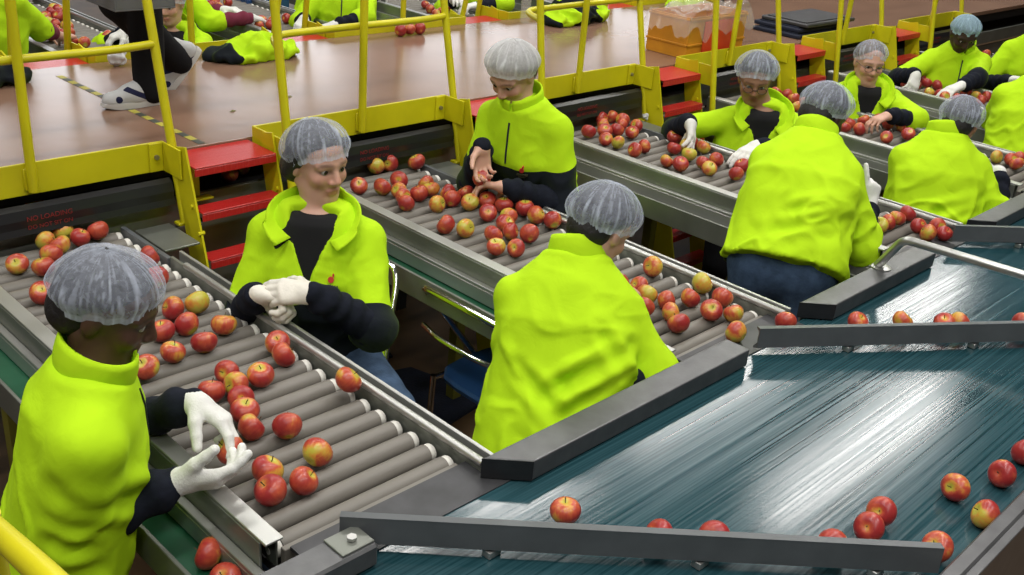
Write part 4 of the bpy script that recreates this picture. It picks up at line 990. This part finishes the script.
put_apple(.853, 1.545, .955+.034, .036, 'R', 'red apple on the low green belt, cut by the bottom edge of the picture', 'apples on the green belt', True)
put_apple(1.02, 1.795, 1.112, .036, 'M', 'red and yellow apple held just under the white glove of the woman in front', None, True)
put_apple(2.712, 2.752, 1.168, .036, 'R', 'red apple held between the bare hands of the worker in the dense white cap', None, True)
for i, (x, y) in enumerate(((3.80, 4.60), (3.872, 4.603), (3.945, 4.598))):
    put_apple(x, y, DZ+.034, .036, 'RMR'[i], ['red apple, leftmost of three in a row on the walkway against the far toe board', 'pale apple, middle of three in a row on the walkway against the far toe board', 'red apple, rightmost of three in a row on the walkway against the far toe board'][i], 'three apples on the walkway', False)
for i, (x, k) in enumerate(sorted(((2.05, 0), (2.14, 0), (2.46, 1), (2.56, 1), (1.15, 2), (1.30, 2), (1.48, 2), (3.82, 3), (3.95, 3), (6.25, 4), (7.6, 5), (4.75, 6), (.98, 2), (2.66, 1)))):
    put_apple(x, 3.47+.05*(i % 3), 1.046+.034, .036, 'RRMRRMRRMRMRRR'[i], f'apple lying in shadow below the walkway, {ordn(i)} one counting from the left', 'apples below the walkway', False)
for p in [q for l in PROTO.values() for q in l]+[STEM]: bpy.data.objects.remove(p)

# ------------------------------------------------------------------ things on the walkway
def lump(name, label, ells, zone_fn, cat='jacket', seed=1, g=DZ):
    """crumpled cloth: merged ellipsoids, wrinkled"""
    t = thing(name, label, cat, (*ells[0][0][:2], g))
    pts = np.array([e[0] for e in ells]); F_ = Field(pts.min(0)-.3, pts.max(0)+.3, .009)
    for c, r in ells: F_.ell(c, r, None, .03)
    F_.put(pts.min(0)-.4, pts.max(0)+.4, lambda X, Y, Z: Z-(g+.001)+0*X+0*Y, 0, 'cut')
    V, Fc = F_.mesh(); V = relax(V, Fc, 1); N_ = vnormals(V, Fc)
    d = (1-np.abs(fnoise(V+fnoise(V, (6, 6, 6), seed)[:, None]*.05, (11, 11, 11), seed)))*.062-.045+fnoise(V, (22, 22, 22), seed)*.010
    V = V+N_*d[:, None]; V[:, 2] = np.maximum(V[:, 2], g+.002)
    np_obj('cloth', V, Fc, 'fleece', t, dict(zone=zone_fn(V)+fnoise(V, (9, 9, 9), seed)*.05)); return t
lump('folded_jacket', 'bundled lime fleece with a dark sleeve on the walkway beside the far toe board', [((2.80, 4.50, 1.31), (.15, .12, .055)), ((2.70, 4.48, 1.30), (.11, .10, .045)), ((2.92, 4.48, 1.30), (.10, .09, .045)), ((2.60, 4.52, 1.29), (.07, .07, .035)), ((2.82, 4.53, 1.345), (.10, .07, .03))], lambda V: (2.645-V[:, 0]), seed=2)
lump('folded_jacket', 'dark navy jacket with lime patches in a heap on the walkway by the far rail', [((5.15, 4.50, 1.32), (.18, .14, .07)), ((5.34, 4.50, 1.31), (.13, .11, .055)), ((4.98, 4.46, 1.30), (.10, .10, .04)), ((5.20, 4.56, 1.37), (.12, .09, .05))], lambda V: .02+.10*np.sin(V[:, 0]*16)+.05*np.sin(V[:, 2]*60), seed=4)
lump('folded_jacket', 'lime and navy jacket heap on the walkway beyond the orange box, at the top edge', [((6.42, 4.48, 1.33), (.19, .14, .08)), ((6.62, 4.45, 1.31), (.12, .10, .05)), ((6.28, 4.48, 1.31), (.10, .10, .05))], lambda V: (V[:, 0]-6.50)+.1*np.sin(V[:, 0]*20), seed=6)
lump('folded_jacket', 'dark bundle on the walkway at the far left edge, behind the yellow rail', [((1.57, 4.55, 1.30), (.12, .09, .05)), ((1.50, 4.58, 1.29), (.08, .08, .04))], lambda V: np.full(len(V), 1.), seed=8)
# water bottle
t = thing('water_bottle', 'clear plastic water bottle standing on the walkway by the far toe board', 'bottle', (4.82, 4.60, DZ))
mb = MB(); mb.lathe([(.001, .0), (.028, .0), (.032, .006), (.032, .05), (.029, .055), (.032, .06), (.032, .10), (.029, .105), (.032, .11), (.032, .15), (.013, .185), (.013, .198), (.001, .199)], 20, (4.82, 4.60, DZ+.001)); mb.build('bottle_body', 'bottle', t, True)
mb = MB(); mb.lathe([(.001, .199), (.0155, .199), (.0155, .216), (.001, .217)], 16, (4.82, 4.60, DZ+.001)); mb.build('screw_cap', 'cap', t, True)
# orange tote with a plastic liner
t = thing('storage_box', 'orange-yellow plastic box with red end panel and clear liner bag on the walkway', 'box', (5.25, 3.62, DZ))
x0, x1, y0, y1, z0, z1 = 4.95, 5.53, 3.43, 3.72, DZ+.001, DZ+.235
mb = MB(); mb.box(x0, x1, y0, y1, z0, z0+.008); mb.box(x0, x0+.008, y0, y1, z0+.008, z1); mb.box(x1-.008, x1, y0, y1, z0+.008, z1); mb.box(x0+.008, x1-.008, y0, y0+.008, z0+.008, z1); mb.box(x0+.008, x1-.008, y1-.008, y1, z0+.008, z1)
for z_ in (z0+.07, z1-.02):
    mb.box(x0-.006, x0, y0-.006, y1+.006, z_, z_+.012); mb.box(x0-.006, x1+.006, y0-.006, y0, z_, z_+.012)
mb.build('shell', 'orange_box', t)
mb = MB(); mb.box(x0+.14, x0+.47, y0-.012, y0-.007, z0+.03, z1-.03); mb.build('end_panel', 'red_panel', t)
mb = MB(); nu, nv = 40, 26; vs = []
for i in range(nu+1):
    for j in range(nv+1):
        u, v = i/nu, j/nv; x = x0-.05+(x1-x0+.12)*u; y = y0-.035+(y1-y0+.07)*v
        e = max(abs(u-.5), abs(v-.5))*2; edge = max(0, (e-.86)/.14)
        z_ = z1+.02+.055*noise.noise(Vector((u*5, v*4, 2.)))+.03*noise.noise(Vector((u*13, v*11, 5.)))-.15*edge*(.7+.5*noise.noise(Vector((u*6, v*6, 9.))))
        vs.append((x, y, z_))
mb.add(vs, [(i*(nv+1)+j, (i+1)*(nv+1)+j, (i+1)*(nv+1)+j+1, i*(nv+1)+j+1) for i in range(nu) for j in range(nv)]); mb.build('liner_bag', 'film', t, True)
for i, (lb, dx, dy) in enumerate((('bottom of the stack of black mats on the walkway, right of the orange box', 0, 0), ('middle one in the stack of black mats on the walkway', .03, .02), ('topmost of the stack of black mats on the walkway', .07, -.01))):
    mb = MB(); a, b = 6.22+dx, 6.86+dx; z_ = DZ+.001+.034*i
    mb.box(a, b, 3.44+dy, 3.80+dy, z_, z_+.026, ch=.006); mb.box(a+.03, b-.03, 3.47+dy, 3.77+dy, z_+.0262, z_+.033, ch=.004)
    tag(mb.build('rubber_mat', ['mat_navy', 'mat_navy', 'plate'][i]), lb, 'mat', 'stack of black mats')
for i, (x, y) in enumerate(((2.19, 3.72), (2.52, 3.80))):
    mb = MB(); mb.add([(x-.016, y, DZ+.001), (x, y-.006, DZ+.001), (x+.018, y+.003, DZ+.001), (x+.002, y+.008, DZ+.001), (x, y+.001, DZ+.007)], [(0, 1, 4), (1, 2, 4), (2, 3, 4), (3, 0, 4), (3, 2, 1, 0)])
    tag(mb.build('leaf', 'olive'), ['small dead leaf on the brown walkway, the one closer to the yellow toe board', 'small dead leaf on the brown walkway, the one farther from the near edge'][i], 'leaf')
# blue crate beyond the far tables
t = thing('crate', 'blue crate with a white label beyond the walkway, left of the worker with white gloves', 'crate', (4.35, 6.95, .8))
mb = MB(); mb.box(4.16, 4.52, 6.8, 7.1, .82, .83); mb.box(4.16, 4.17, 6.8, 7.1, .831, 1.07); mb.box(4.51, 4.52, 6.8, 7.1, .831, 1.07); mb.box(4.171, 4.509, 6.8, 6.81, .831, 1.07); mb.box(4.171, 4.509, 7.09, 7.1, .831, 1.07); mb.build('shell', 'blue_plastic', t)
mb = MB(); mb.box(4.30, 4.46, 6.795, 6.7995, .93, 1.0); mb.build('paper_label', 'white_paper', t)
mb = MB(); 
for x in (4.2, 4.48):
    for y in (6.84, 7.06): mb.box(x-.02, x+.02, y-.02, y+.02, 0, .78)
mb.box(4.1, 4.6, 6.75, 7.15, .78, .818); tag(mb.build('side_table', 'dark'), 'plain dark stand holding the blue crate beyond the walkway', 'table')

# small scraps
def scrap(name, label, cat, c, r, m, seed):
    F_ = Field(np.array(c)-.12, np.array(c)+.12, .005); F_.ell(c, r, None, 0); V, Fc = F_.mesh(); N_ = vnormals(V, Fc)
    V = V+N_*(fnoise(V, (40, 40, 40), seed)*.014)[:, None]; tag(np_obj(name, V, Fc, m, None), label, cat)
scrap('paper_wrapping', 'crumpled white paper tied round the yellow post foot beside the third table', 'paper', (4.435, 3.262, 1.05), (.030, .028, .020), 'white_paper', 3)
scrap('paper_bag', 'small white paper bag on the walkway by the far toe board, behind the black trousers', 'paper', (2.13, 4.62, DZ+.045), (.045, .03, .044), 'white_paper', 5)

# ------------------------------------------------------------------ people
FLAT = dict(curl=(.25, .25, .3, .35)); REST = dict(curl=(.5, .5, .55, .6))
dn = (0, 0, -1)
person('woman in a lime fleece reaching white gloves over the nearest table, closest to the camera', (.748, 1.842, 1.404), (.794, 1.865, 1.516), -25, 13, -38, 24,
       (.845, 1.742, 1.125), (.989, 1.916, 1.19), dict(d=(.78, -.55, .02), n=(.35, .65, .60), curl=(.25, .5, .6, .5), spread=.22, thumb=.15), dict(d=(.42, -.80, -.38), n=(-.25, -.35, -.9), curl=(.35, .45, .6, .7), spread=.1, thumb=.5), (-1, .2, -.3), (-.2, .7, -.7),
       S=1.0, stout=.93, sdrop=.10, h=.006, jh=.008, skin='skin_brown', net='net', glove='glove', sh=.155, emblem=False, net_scale=.94, seed=11, cuff='navy', sleeve_end=.95, collar_h=1.05,
       strokes=[((-.19, -.05, .33), (-.10, .15, .25), .022, .012), ((-.19, -.08, .20), (-.19, .10, .17), .018, .010)])
person('seated woman in a lime and black fleece looking aside, cream-gloved hands clasped', (1.755, 2.500, 1.335), (1.774, 2.526, 1.465), 222, 3, 272, 6,
       (1.46, 2.39, 1.150), (1.570, 2.250, 1.175), dict(d=(.55, -.60, -.12), n=(-.3, -.3, -.8), curl=(.85, .9, .95, 1.0), thumb=.8), dict(d=(-.70, .68, .0), n=(.35, .45, -.75), curl=(.34, .38, .42, .48), spread=.03, thumb=.5), (.1, .6, -.8), (.47, -.32, -.72),
       stout=1.10, h=.0045, jh=.008, skin='skin_fair', net='net', glove='latex', bun=True, collar='open', legs='sit', leg_yaw=252, trousers='jeans', seed=23, sh=.150, tilt=24, arm_navy=.80, sleeve_end=.8, emb=(.315, .075),
       band=lambda u, w, q, V: np.minimum(.205-u+.03*np.cos(w*9), q-.02), strokes=[((-.12, .12, .30), (-.05, .14, .18), .02, .010), ((.12, .12, .32), (.05, .15, .20), .02, .008)])
person('worker in a dense white cap, head bowed, sorting with bare hands at the second table', (2.922, 2.768, 1.452), (2.890, 2.800, 1.556), 192, 19, 190, 34,
       (2.735, 2.785, 1.285), (2.766, 2.650, 1.150), dict(d=(-.12, -.18, -.95), n=(-.3, -.9, .1), curl=(.45, .55, .6, .6)), dict(d=(-.35, .92, -.12), n=(-.35, -.1, -.92), curl=(.35, .4, .45, .5)), (.66, .62, -.42), (.6, -.4, -.6),
       stout=1.08, h=.005, jh=.008, skin='skin_fair', net='net_dense', hair='hair_brown', seed=31, sleeve_end=.8, net_scale=1.01, tilt=34, arm_navy=.74, sh=.15,
       band=lambda u, w, q, V: np.minimum(.285-u, q-.01), strokes=[((.16, .05, .30), (.10, .14, .16), .02, .012)])
person('woman in a lime fleece bending over the second table with her back to the camera', (2.144, 1.758, 1.335), (2.232, 1.753, 1.404), 37, 27, 0, 34,
       (2.06, 1.53, 1.02), (2.36, 1.78, 1.17), dict(d=(.2, .7, -.6), n=(.6, -.2, -.5), **REST), dict(d=(.8, -.1, -.4), n=dn, **REST), (.05, -.55, -.75), (-.3, .8, -.6),
       stout=1.16, h=.007, jh=.008, skin='skin_fair', net='net', hair='hair', arm_k=.70, sdrop=.145, seed=41, emblem=False, sh=.150, band=lambda u, w, q, V: np.minimum(.26-u, q-.03), net_scale=1.05, zip_=False, sleeve_end=.9,
       strokes=[((-.17, -.08, .26), (.02, -.17, .10), .020, .016), ((-.17, -.06, .22), (-.02, -.17, .02), .018, .013), ((-.18, -.05, .17), (-.06, -.16, -.05), .018, .011), ((.12, -.13, .16), (-.02, -.17, .04), .020, .009), ((-.10, -.15, .30), (-.15, -.10, .18), .018, .010)])
person('worker in lime fleece and blue jeans bending over the third table, gloved finger pointing up', (3.628, 1.857, 1.441), (3.710, 1.881, 1.507), 24, 36, -5, 30,
       (3.84, 1.672, 1.155), (3.90, 1.93, 1.12), dict(d=(.12, .10, .95), n=(.4, .85, -.1), curl=(.05, 1.0, 1.1, 1.1), thumb=.6), dict(d=(.8, -.1, -.4), n=dn, **REST), (-.05, -.45, -.9), (-.3, .8, -.6),
       stout=1.22, h=.007, jh=.008, skin='skin_dark', net='net', glove='glove', trousers='jeans', seed=53, sdrop=.14, emblem=False, sh=.150, band=lambda u, w, q, V: np.minimum(.26-u, q-.03), hem=-.045, zip_=False, sleeve_end=1.1, net_scale=.95,
       strokes=[((-.17, -.08, .24), (.02, -.17, .12), .020, .013), ((-.15, -.10, .15), (.05, -.17, .05), .022, .011), ((-.18, -.05, .05), (.0, -.16, -.02), .020, .010)])
person('woman with glasses facing the camera behind the third table, white gloves on the apples', (4.515, 2.61, 1.264), (4.476, 2.668, 1.385), 214, 18, 216, 20,
       (4.119, 2.772, 1.19), (4.243, 2.44, 1.14), dict(d=(-.30, -.45, -.75), n=(-.5, .1, -.8), curl=(.25, .2, .25, .3), spread=.2), dict(d=(-.9, .15, -.3), n=dn, **FLAT), (.66, .62, -.42), (.6, -.8, -.3),
       stout=1.2, h=.006, skin='skin_tan', net='net', glove='glove', collar='open', glasses=True, seed=61, sh=.158, tilt=30, net_scale=1.04, arm_navy=.85, sleeve_end=.8)
person('fair woman with glasses facing the camera behind the fourth table, bare hand on red apples', (5.65, 2.635, 1.245), (5.645, 2.652, 1.350), 222, 18, 226, 10,
       (5.30, 2.60, 1.11), (5.400, 2.350, 1.15), dict(d=(-.6, -.3, -.5), n=dn, **REST), dict(d=(-.75, .35, -.25), n=dn, **REST), (.2, .8, -.5), (.6, -.8, -.3),
       stout=1.15, h=.006, skin='skin_fair', net='net', hair='hair_brown', collar='open', glasses=True, seed=71, net_scale=.90, tilt=28, emb=(.27, .085))
person('worker with pale blue cap and black sleeves behind the fifth table, looking down', (6.975, 2.672, 1.312), (6.925, 2.660, 1.402), 222, 18, 224, 30,
       (6.50, 2.735, 1.17), (6.60, 2.46, 1.15), dict(d=(-.5, -.2, -.7), n=(-.4, 0, -.8), **REST), dict(d=(-.85, .4, -.3), n=dn, **FLAT), (.2, .8, -.5), (.6, -.8, -.3),
       stout=1.12, h=.0065, skin='skin_dark', net='net_blue', glove='glove', seed=83, sh=.158, net_scale=.90, tilt=26, arm_navy=.9, sleeve_end=.8)
person('worker in a lime fleece seen from behind at the fourth table, hairnet over dark hair', (4.831, 1.826, 1.272), (4.916, 1.80, 1.316), 34, 22, 10, 26,
       (4.98, 1.58, 1.12), (5.05, 1.72, 1.13), dict(d=(.5, .6, -.2), n=dn, **REST), dict(d=(.8, -.1, -.4), n=dn, **REST), (.4, -.8, -.7), (-.3, .8, -.6),
       stout=1.18, h=.007, skin='skin_tan', net='net', glove='glove', seed=91, sdrop=.135, belt_u=.075, sleeve_end=1.1, emblem=False, sh=.162, zip_=False, strokes=[((-.17, -.08, .22), (.05, -.17, .10), .02, .012), ((-.17, -.06, .12), (.05, -.16, .04), .02, .012)])
person('worker in a lime fleece seen from behind at the right edge, at the fifth table', (6.129, 1.879, 1.369), (6.20, 1.90, 1.52), 30, 18, 20, 25,
       (6.22, 1.66, 1.13), (6.40, 1.94, 1.14), None, None, (.3, -.8, -.6), (-.5, .8, -.5), stout=1.2, h=.009, jh=.010, skin='skin_tan', net='net', glove='glove', seed=97, emblem=False, face=False, zip_=False)
person('worker with black sleeve at the right edge, behind the belt end of the sixth table', (7.50, 2.37, 1.39), (7.45, 2.40, 1.535), 215, 12, 215, 20,
       (7.19, 2.38, 1.13), (7.20, 2.15, 1.15), None, None, (.2, .8, -.5), (.6, -.8, -.3), stout=1.1, h=.010, jh=.010, skin='skin_tan', glove='glove', seed=101, emblem=False, sleeve_end=.8)
# beyond the walkway
person('worker beyond the walkway at the far left, maroon cuff, bare forearm reaching over apples', (2.051, 5.80, 1.494), (2.10, 5.82, 1.65), 15, 15, 10, 25,
       (2.42, 5.93, 1.12), (2.36, 6.12, 1.14), dict(d=(.7, .5, -.1), n=dn, **REST), None, (0, -.3, -1), (-.3, .8, -.6), stout=1.1, h=.009, jh=.010, skin='skin_fair', cuff='maroon', sleeve_end=.8, seed=103, emblem=False, bare_fore=True, face=False)
person('worker beyond the walkway facing the camera behind the walking legs, open collar', (3.043, 5.80, 1.160), (3.018, 5.80, 1.295), 225, 20, 222, 12,
       (2.76, 5.86, 1.13), (2.82, 5.60, 1.12), dict(d=(-.8, .2, -.3), n=dn, **REST), None, (.2, .8, -.5), (.6, -.8, -.3), stout=1.15, h=.008, jh=.009, skin='skin_fair', glove='glove', collar='open', seed=107, emblem=False)
person('worker beyond the walkway stretching out a gloved arm, only sleeve and side in view', (3.36, 6.36, 1.42), (3.45, 6.34, 1.57), -5, 18, -5, 25,
       (3.66, 5.98, 1.13), (3.60, 6.2, 1.14), dict(d=(.8, .1, -.2), n=dn, **FLAT), None, (0, -.5, -.9), (-.3, .8, -.6), stout=1.15, h=.010, jh=.010, skin='skin_tan', cuff='maroon', glove='glove', seed=109, emblem=False, face=False)
person('worker beyond the walkway with lime chest and white gloves showing behind the rail', (4.353, 5.874, 1.366), (4.37, 5.90, 1.53), 222, 16, 222, 20,
       (3.97, 5.80, 1.135), (4.06, 5.56, 1.135), dict(d=(-.6, -.3, -.4), n=dn, **REST), dict(d=(-.8, .4, -.2), n=dn, **FLAT), (.2, .8, -.5), (.6, -.8, -.3), stout=1.15, h=.010, jh=.010, skin='skin_tan', glove='glove', seed=113, emblem=False, face=False, band=.13)
person('worker beyond the walkway in navy sleeves, bent to the third far table', (4.80, 6.62, 1.30), (4.90, 6.61, 1.43), 10, 25, 5, 30,
       (5.02, 6.40, 1.12), (5.05, 6.6, 1.13), dict(d=(.8, .1, -.2), n=dn, **REST), None, (0, -.5, -.9), (-.3, .8, -.6), stout=1.1, h=.010, jh=.010, skin='skin_tan', glove='glove', seed=127, emblem=False, face=False, sleeve_end=.8)
person('worker beyond the walkway, only a strip of lime fleece showing behind the third rail', (5.78, 6.00, 1.361), (5.76, 6.03, 1.51), 222, 14, 222, 20,
       (5.42, 5.95, 1.13), (5.50, 5.75, 1.13), None, None, (.2, .8, -.5), (.6, -.8, -.3), stout=1.15, h=.011, jh=.011, skin='skin_tan', glove='glove', seed=131, emblem=False, face=False)
# the walker on the deck
wk = person('person walking along the walkway, black trousers and white trainers, upper body out of the frame', (1.985, 3.99, 2.655), (1.96, 3.97, 2.815), 190, 2, 200, 5,
            (1.62, 3.90, 2.03), (1.91, 3.66, 2.03), dict(d=(-.1, -.5, -.85), n=(.4, .3, 0), curl=(.7, .7, .7, .7)), dict(d=(-.3, -.3, -.85), n=(-.6, .2, 0), curl=(.7, .7, .7, .7)), (.3, .6, -.6), (.6, .2, -.6),
            stout=1.05, h=.010, jh=.011, skin='skin_fair', trousers='black_cloth', seed=137, emblem=False, face=False, ground=DZ, knees=[(1.895, 4.065, DZ+.40), (1.955, 3.975, DZ+.47)], ankles=[(2.19, 4.165, DZ+.150), (1.965, 3.978, DZ+.095)], feet=[(-.03, .01, -.08), (-.10, .004, -.05)])
for o in list(wk.children):
    if o.name.startswith('shoe'): bpy.data.objects.remove(o)
def trainer(p, yaw, pitch):
    f = yv(yaw)*math.cos(pitch)-np.array([0, 0, 1.])*math.sin(pitch); u = yv(yaw)*math.sin(pitch)+np.array([0, 0, 1.])*math.cos(pitch); s = np.cross(u, f); p = np.array(p)
    W = lambda a, b, c: p+f*a+s*b+u*c
    F_ = Field(p-.24, p+.24, .006)
    F_.rcone(W(-.055, 0, .045), W(.04, 0, .042), .040, .040, .02); F_.rcone(W(.04, 0, .042), W(.135, 0, .030), .041, .036, .03); F_.rcone(W(-.045, 0, .05), W(-.035, 0, .105), .040, .038, .02); F_.rcone(W(-.02, 0, .085), W(.06, 0, .055), .034, .034, .02)
    F_.put(p-.3, p+.3, lambda X, Y, Z: (X-p[0])*u[0]+(Y-p[1])*u[1]+(Z-p[2])*u[2]-.022, 0, 'cut')
    V, Fc = F_.mesh(); V = relax(V, Fc, 1); q = V-p; a, b, c = q@f, q@s, q@u
    zone = np.maximum(.012-np.abs(c-.055-(a-.03)*.5), .014-np.hypot(a-.115, c-.040)); zone = np.minimum(zone, np.abs(b)-.018)
    sh_ = np_obj('shoe', V, Fc, TRAINER, wk, dict(zone=zone))
    mb = MB(); pts = []
    for i in range(28):
        t = 2*PI*i/28; cx, cy = math.cos(t), math.sin(t); pts.append((.038+.136*np.sign(cx)*abs(cx)**.75, .043*np.sign(cy)*abs(cy)**.75*(1-.12*(cx < -.2))))
    n = len(pts); vs = [W(x, y, 0.0 + (.012*max(0, (x-.12)/.06))) for x, y in pts]+[W(x*1.02, y*1.03, .014) for x, y in pts]+[W(x, y, .026) for x, y in pts]
    mb.add(vs, [tuple(range(n-1, -1, -1)), tuple(range(2*n, 3*n))]+[(j*n+i, j*n+(i+1) % n, (j+1)*n+(i+1) % n, (j+1)*n+i) for j in range(2) for i in range(n)]); o = mb.build('sole', 'sole', None, True); o.parent = sh_; o.matrix_parent_inverse = Matrix.Translation(sh_.parent.location).inverted() if False else Matrix()
    o.matrix_parent_inverse = sh_.matrix_world.inverted(); return sh_
TRAINER = two_tone('trainer_upper', (.50, .50, .50), (.012, .014, .05), rough=.6)
trainer((1.93, 3.978, DZ+.001), 178, 0); trainer((2.235, 4.16, DZ+.085), 172, .85)
t = thing('crate', 'grey plastic crate carried at knee height by the walking person, cut by the top edge', 'crate', (1.80, 3.68, 1.75))
x0, x1, y0, y1, z0, z1 = 1.64, 1.87, 3.545, 3.83, 1.745, 1.96
mb = MB(); mb.box(x0, x1, y0, y1, z0, z0+.006); mb.box(x0, x0+.006, y0, y1, z0+.0062, z1); mb.box(x1-.006, x1, y0, y1, z0+.0062, z1); mb.box(x0+.0062, x1-.0062, y0, y0+.006, z0+.0062, z1); mb.box(x0+.0062, x1-.0062, y1-.006, y1, z0+.0062, z1)
mb.build('shell', 'crate_grey', t)
mb = MB(); mb.box(x0-.012, x1+.012, y0-.012, y0-.0005, z1-.03, z1); mb.box(x0-.012, x1+.012, y1+.0005, y1+.012, z1-.03, z1); mb.box(x0-.012, x0-.0005, y0, y1, z1-.03, z1); mb.box(x1+.0005, x1+.012, y0, y1, z1-.03, z1); mb.build('rim', 'crate_grey', t)

# ------------------------------------------------------------------ light
w = bpy.data.worlds.new('hall'); sc.world = w; w.use_nodes = True
bg = w.node_tree.nodes['Background']; bg.inputs['Color'].default_value = (.80, .90, 1.0, 1); bg.inputs['Strength'].default_value = .05
def lamp(name, loc, size, power, target=None, col=(1, .98, .94)):
    l = bpy.data.lights.new(name, 'AREA'); l.shape = 'RECTANGLE'; l.size, l.size_y = size; l.energy = power; l.color = col
    o = bpy.data.objects.new(name, l); C.objects.link(o); o.location = loc
    if target is not None: o.rotation_euler = (Vector(target)-Vector(loc)).to_track_quat('-Z', 'Y').to_euler()
    return o
# rows of high-bay fluorescent lamps
for y in (-1.5, 1.5, 5.85):
    for x in (-2.5, .8, 4.1): lamp('ceiling_lamp', (x, y, 6), (2.4, .35), 150)
lamp('ceiling_lamp', (10.4, 3.9, 6), (4.2, .40), 190)
lamp('ceiling_lamp', (10.2, 5.85, 6), (3.6, .40), 190)
lamp('ceiling_lamp', (6.9, 5.9, 6), (1.9, .40), 120)
lamp('ceiling_lamp', (14.6, 5.3, 6), (3.4, .40), 160)
lamp('ceiling_lamp', (6.5, 1.6, 6), (2.4, .35), 130)
# daylight from the tall openings at the far end of the hall
for x in (7, 13, 19, 25): lamp('far_opening', (x, 20, 4.6), (3.6, 3.6), 260, (x-6, 4, 1), (.95, .97, 1))

# ------------------------------------------------------------------ camera and view
cam = bpy.data.cameras.new('camera'); co = bpy.data.objects.new('camera', cam); C.objects.link(co); sc.camera = co
cam.sensor_fit = 'HORIZONTAL'; cam.sensor_width = 36; cam.lens = 36*1028.35/1024; cam.clip_end = 200
r_ = Vector((0.70730933, -0.70251286, 0.07867145)); u_ = Vector((0.24710511, 0.34998011, 0.90357788)); b_ = -Vector((0.66230852, 0.61966895, -0.42113871))
co.matrix_world = Matrix(((r_.x, u_.x, b_.x, 0), (r_.y, u_.y, b_.y, 0), (r_.z, u_.z, b_.z, 2.5), (0, 0, 0, 1)))
sc.view_settings.view_transform = 'Standard'; sc.view_settings.look = 'None'; sc.view_settings.gamma = 1; sc.view_settings.use_curve_mapping = False
sc.view_settings.exposure = -.80
sc.cycles.use_denoising = True
sc.cycles.max_bounces = 8; sc.cycles.transparent_max_bounces = 12
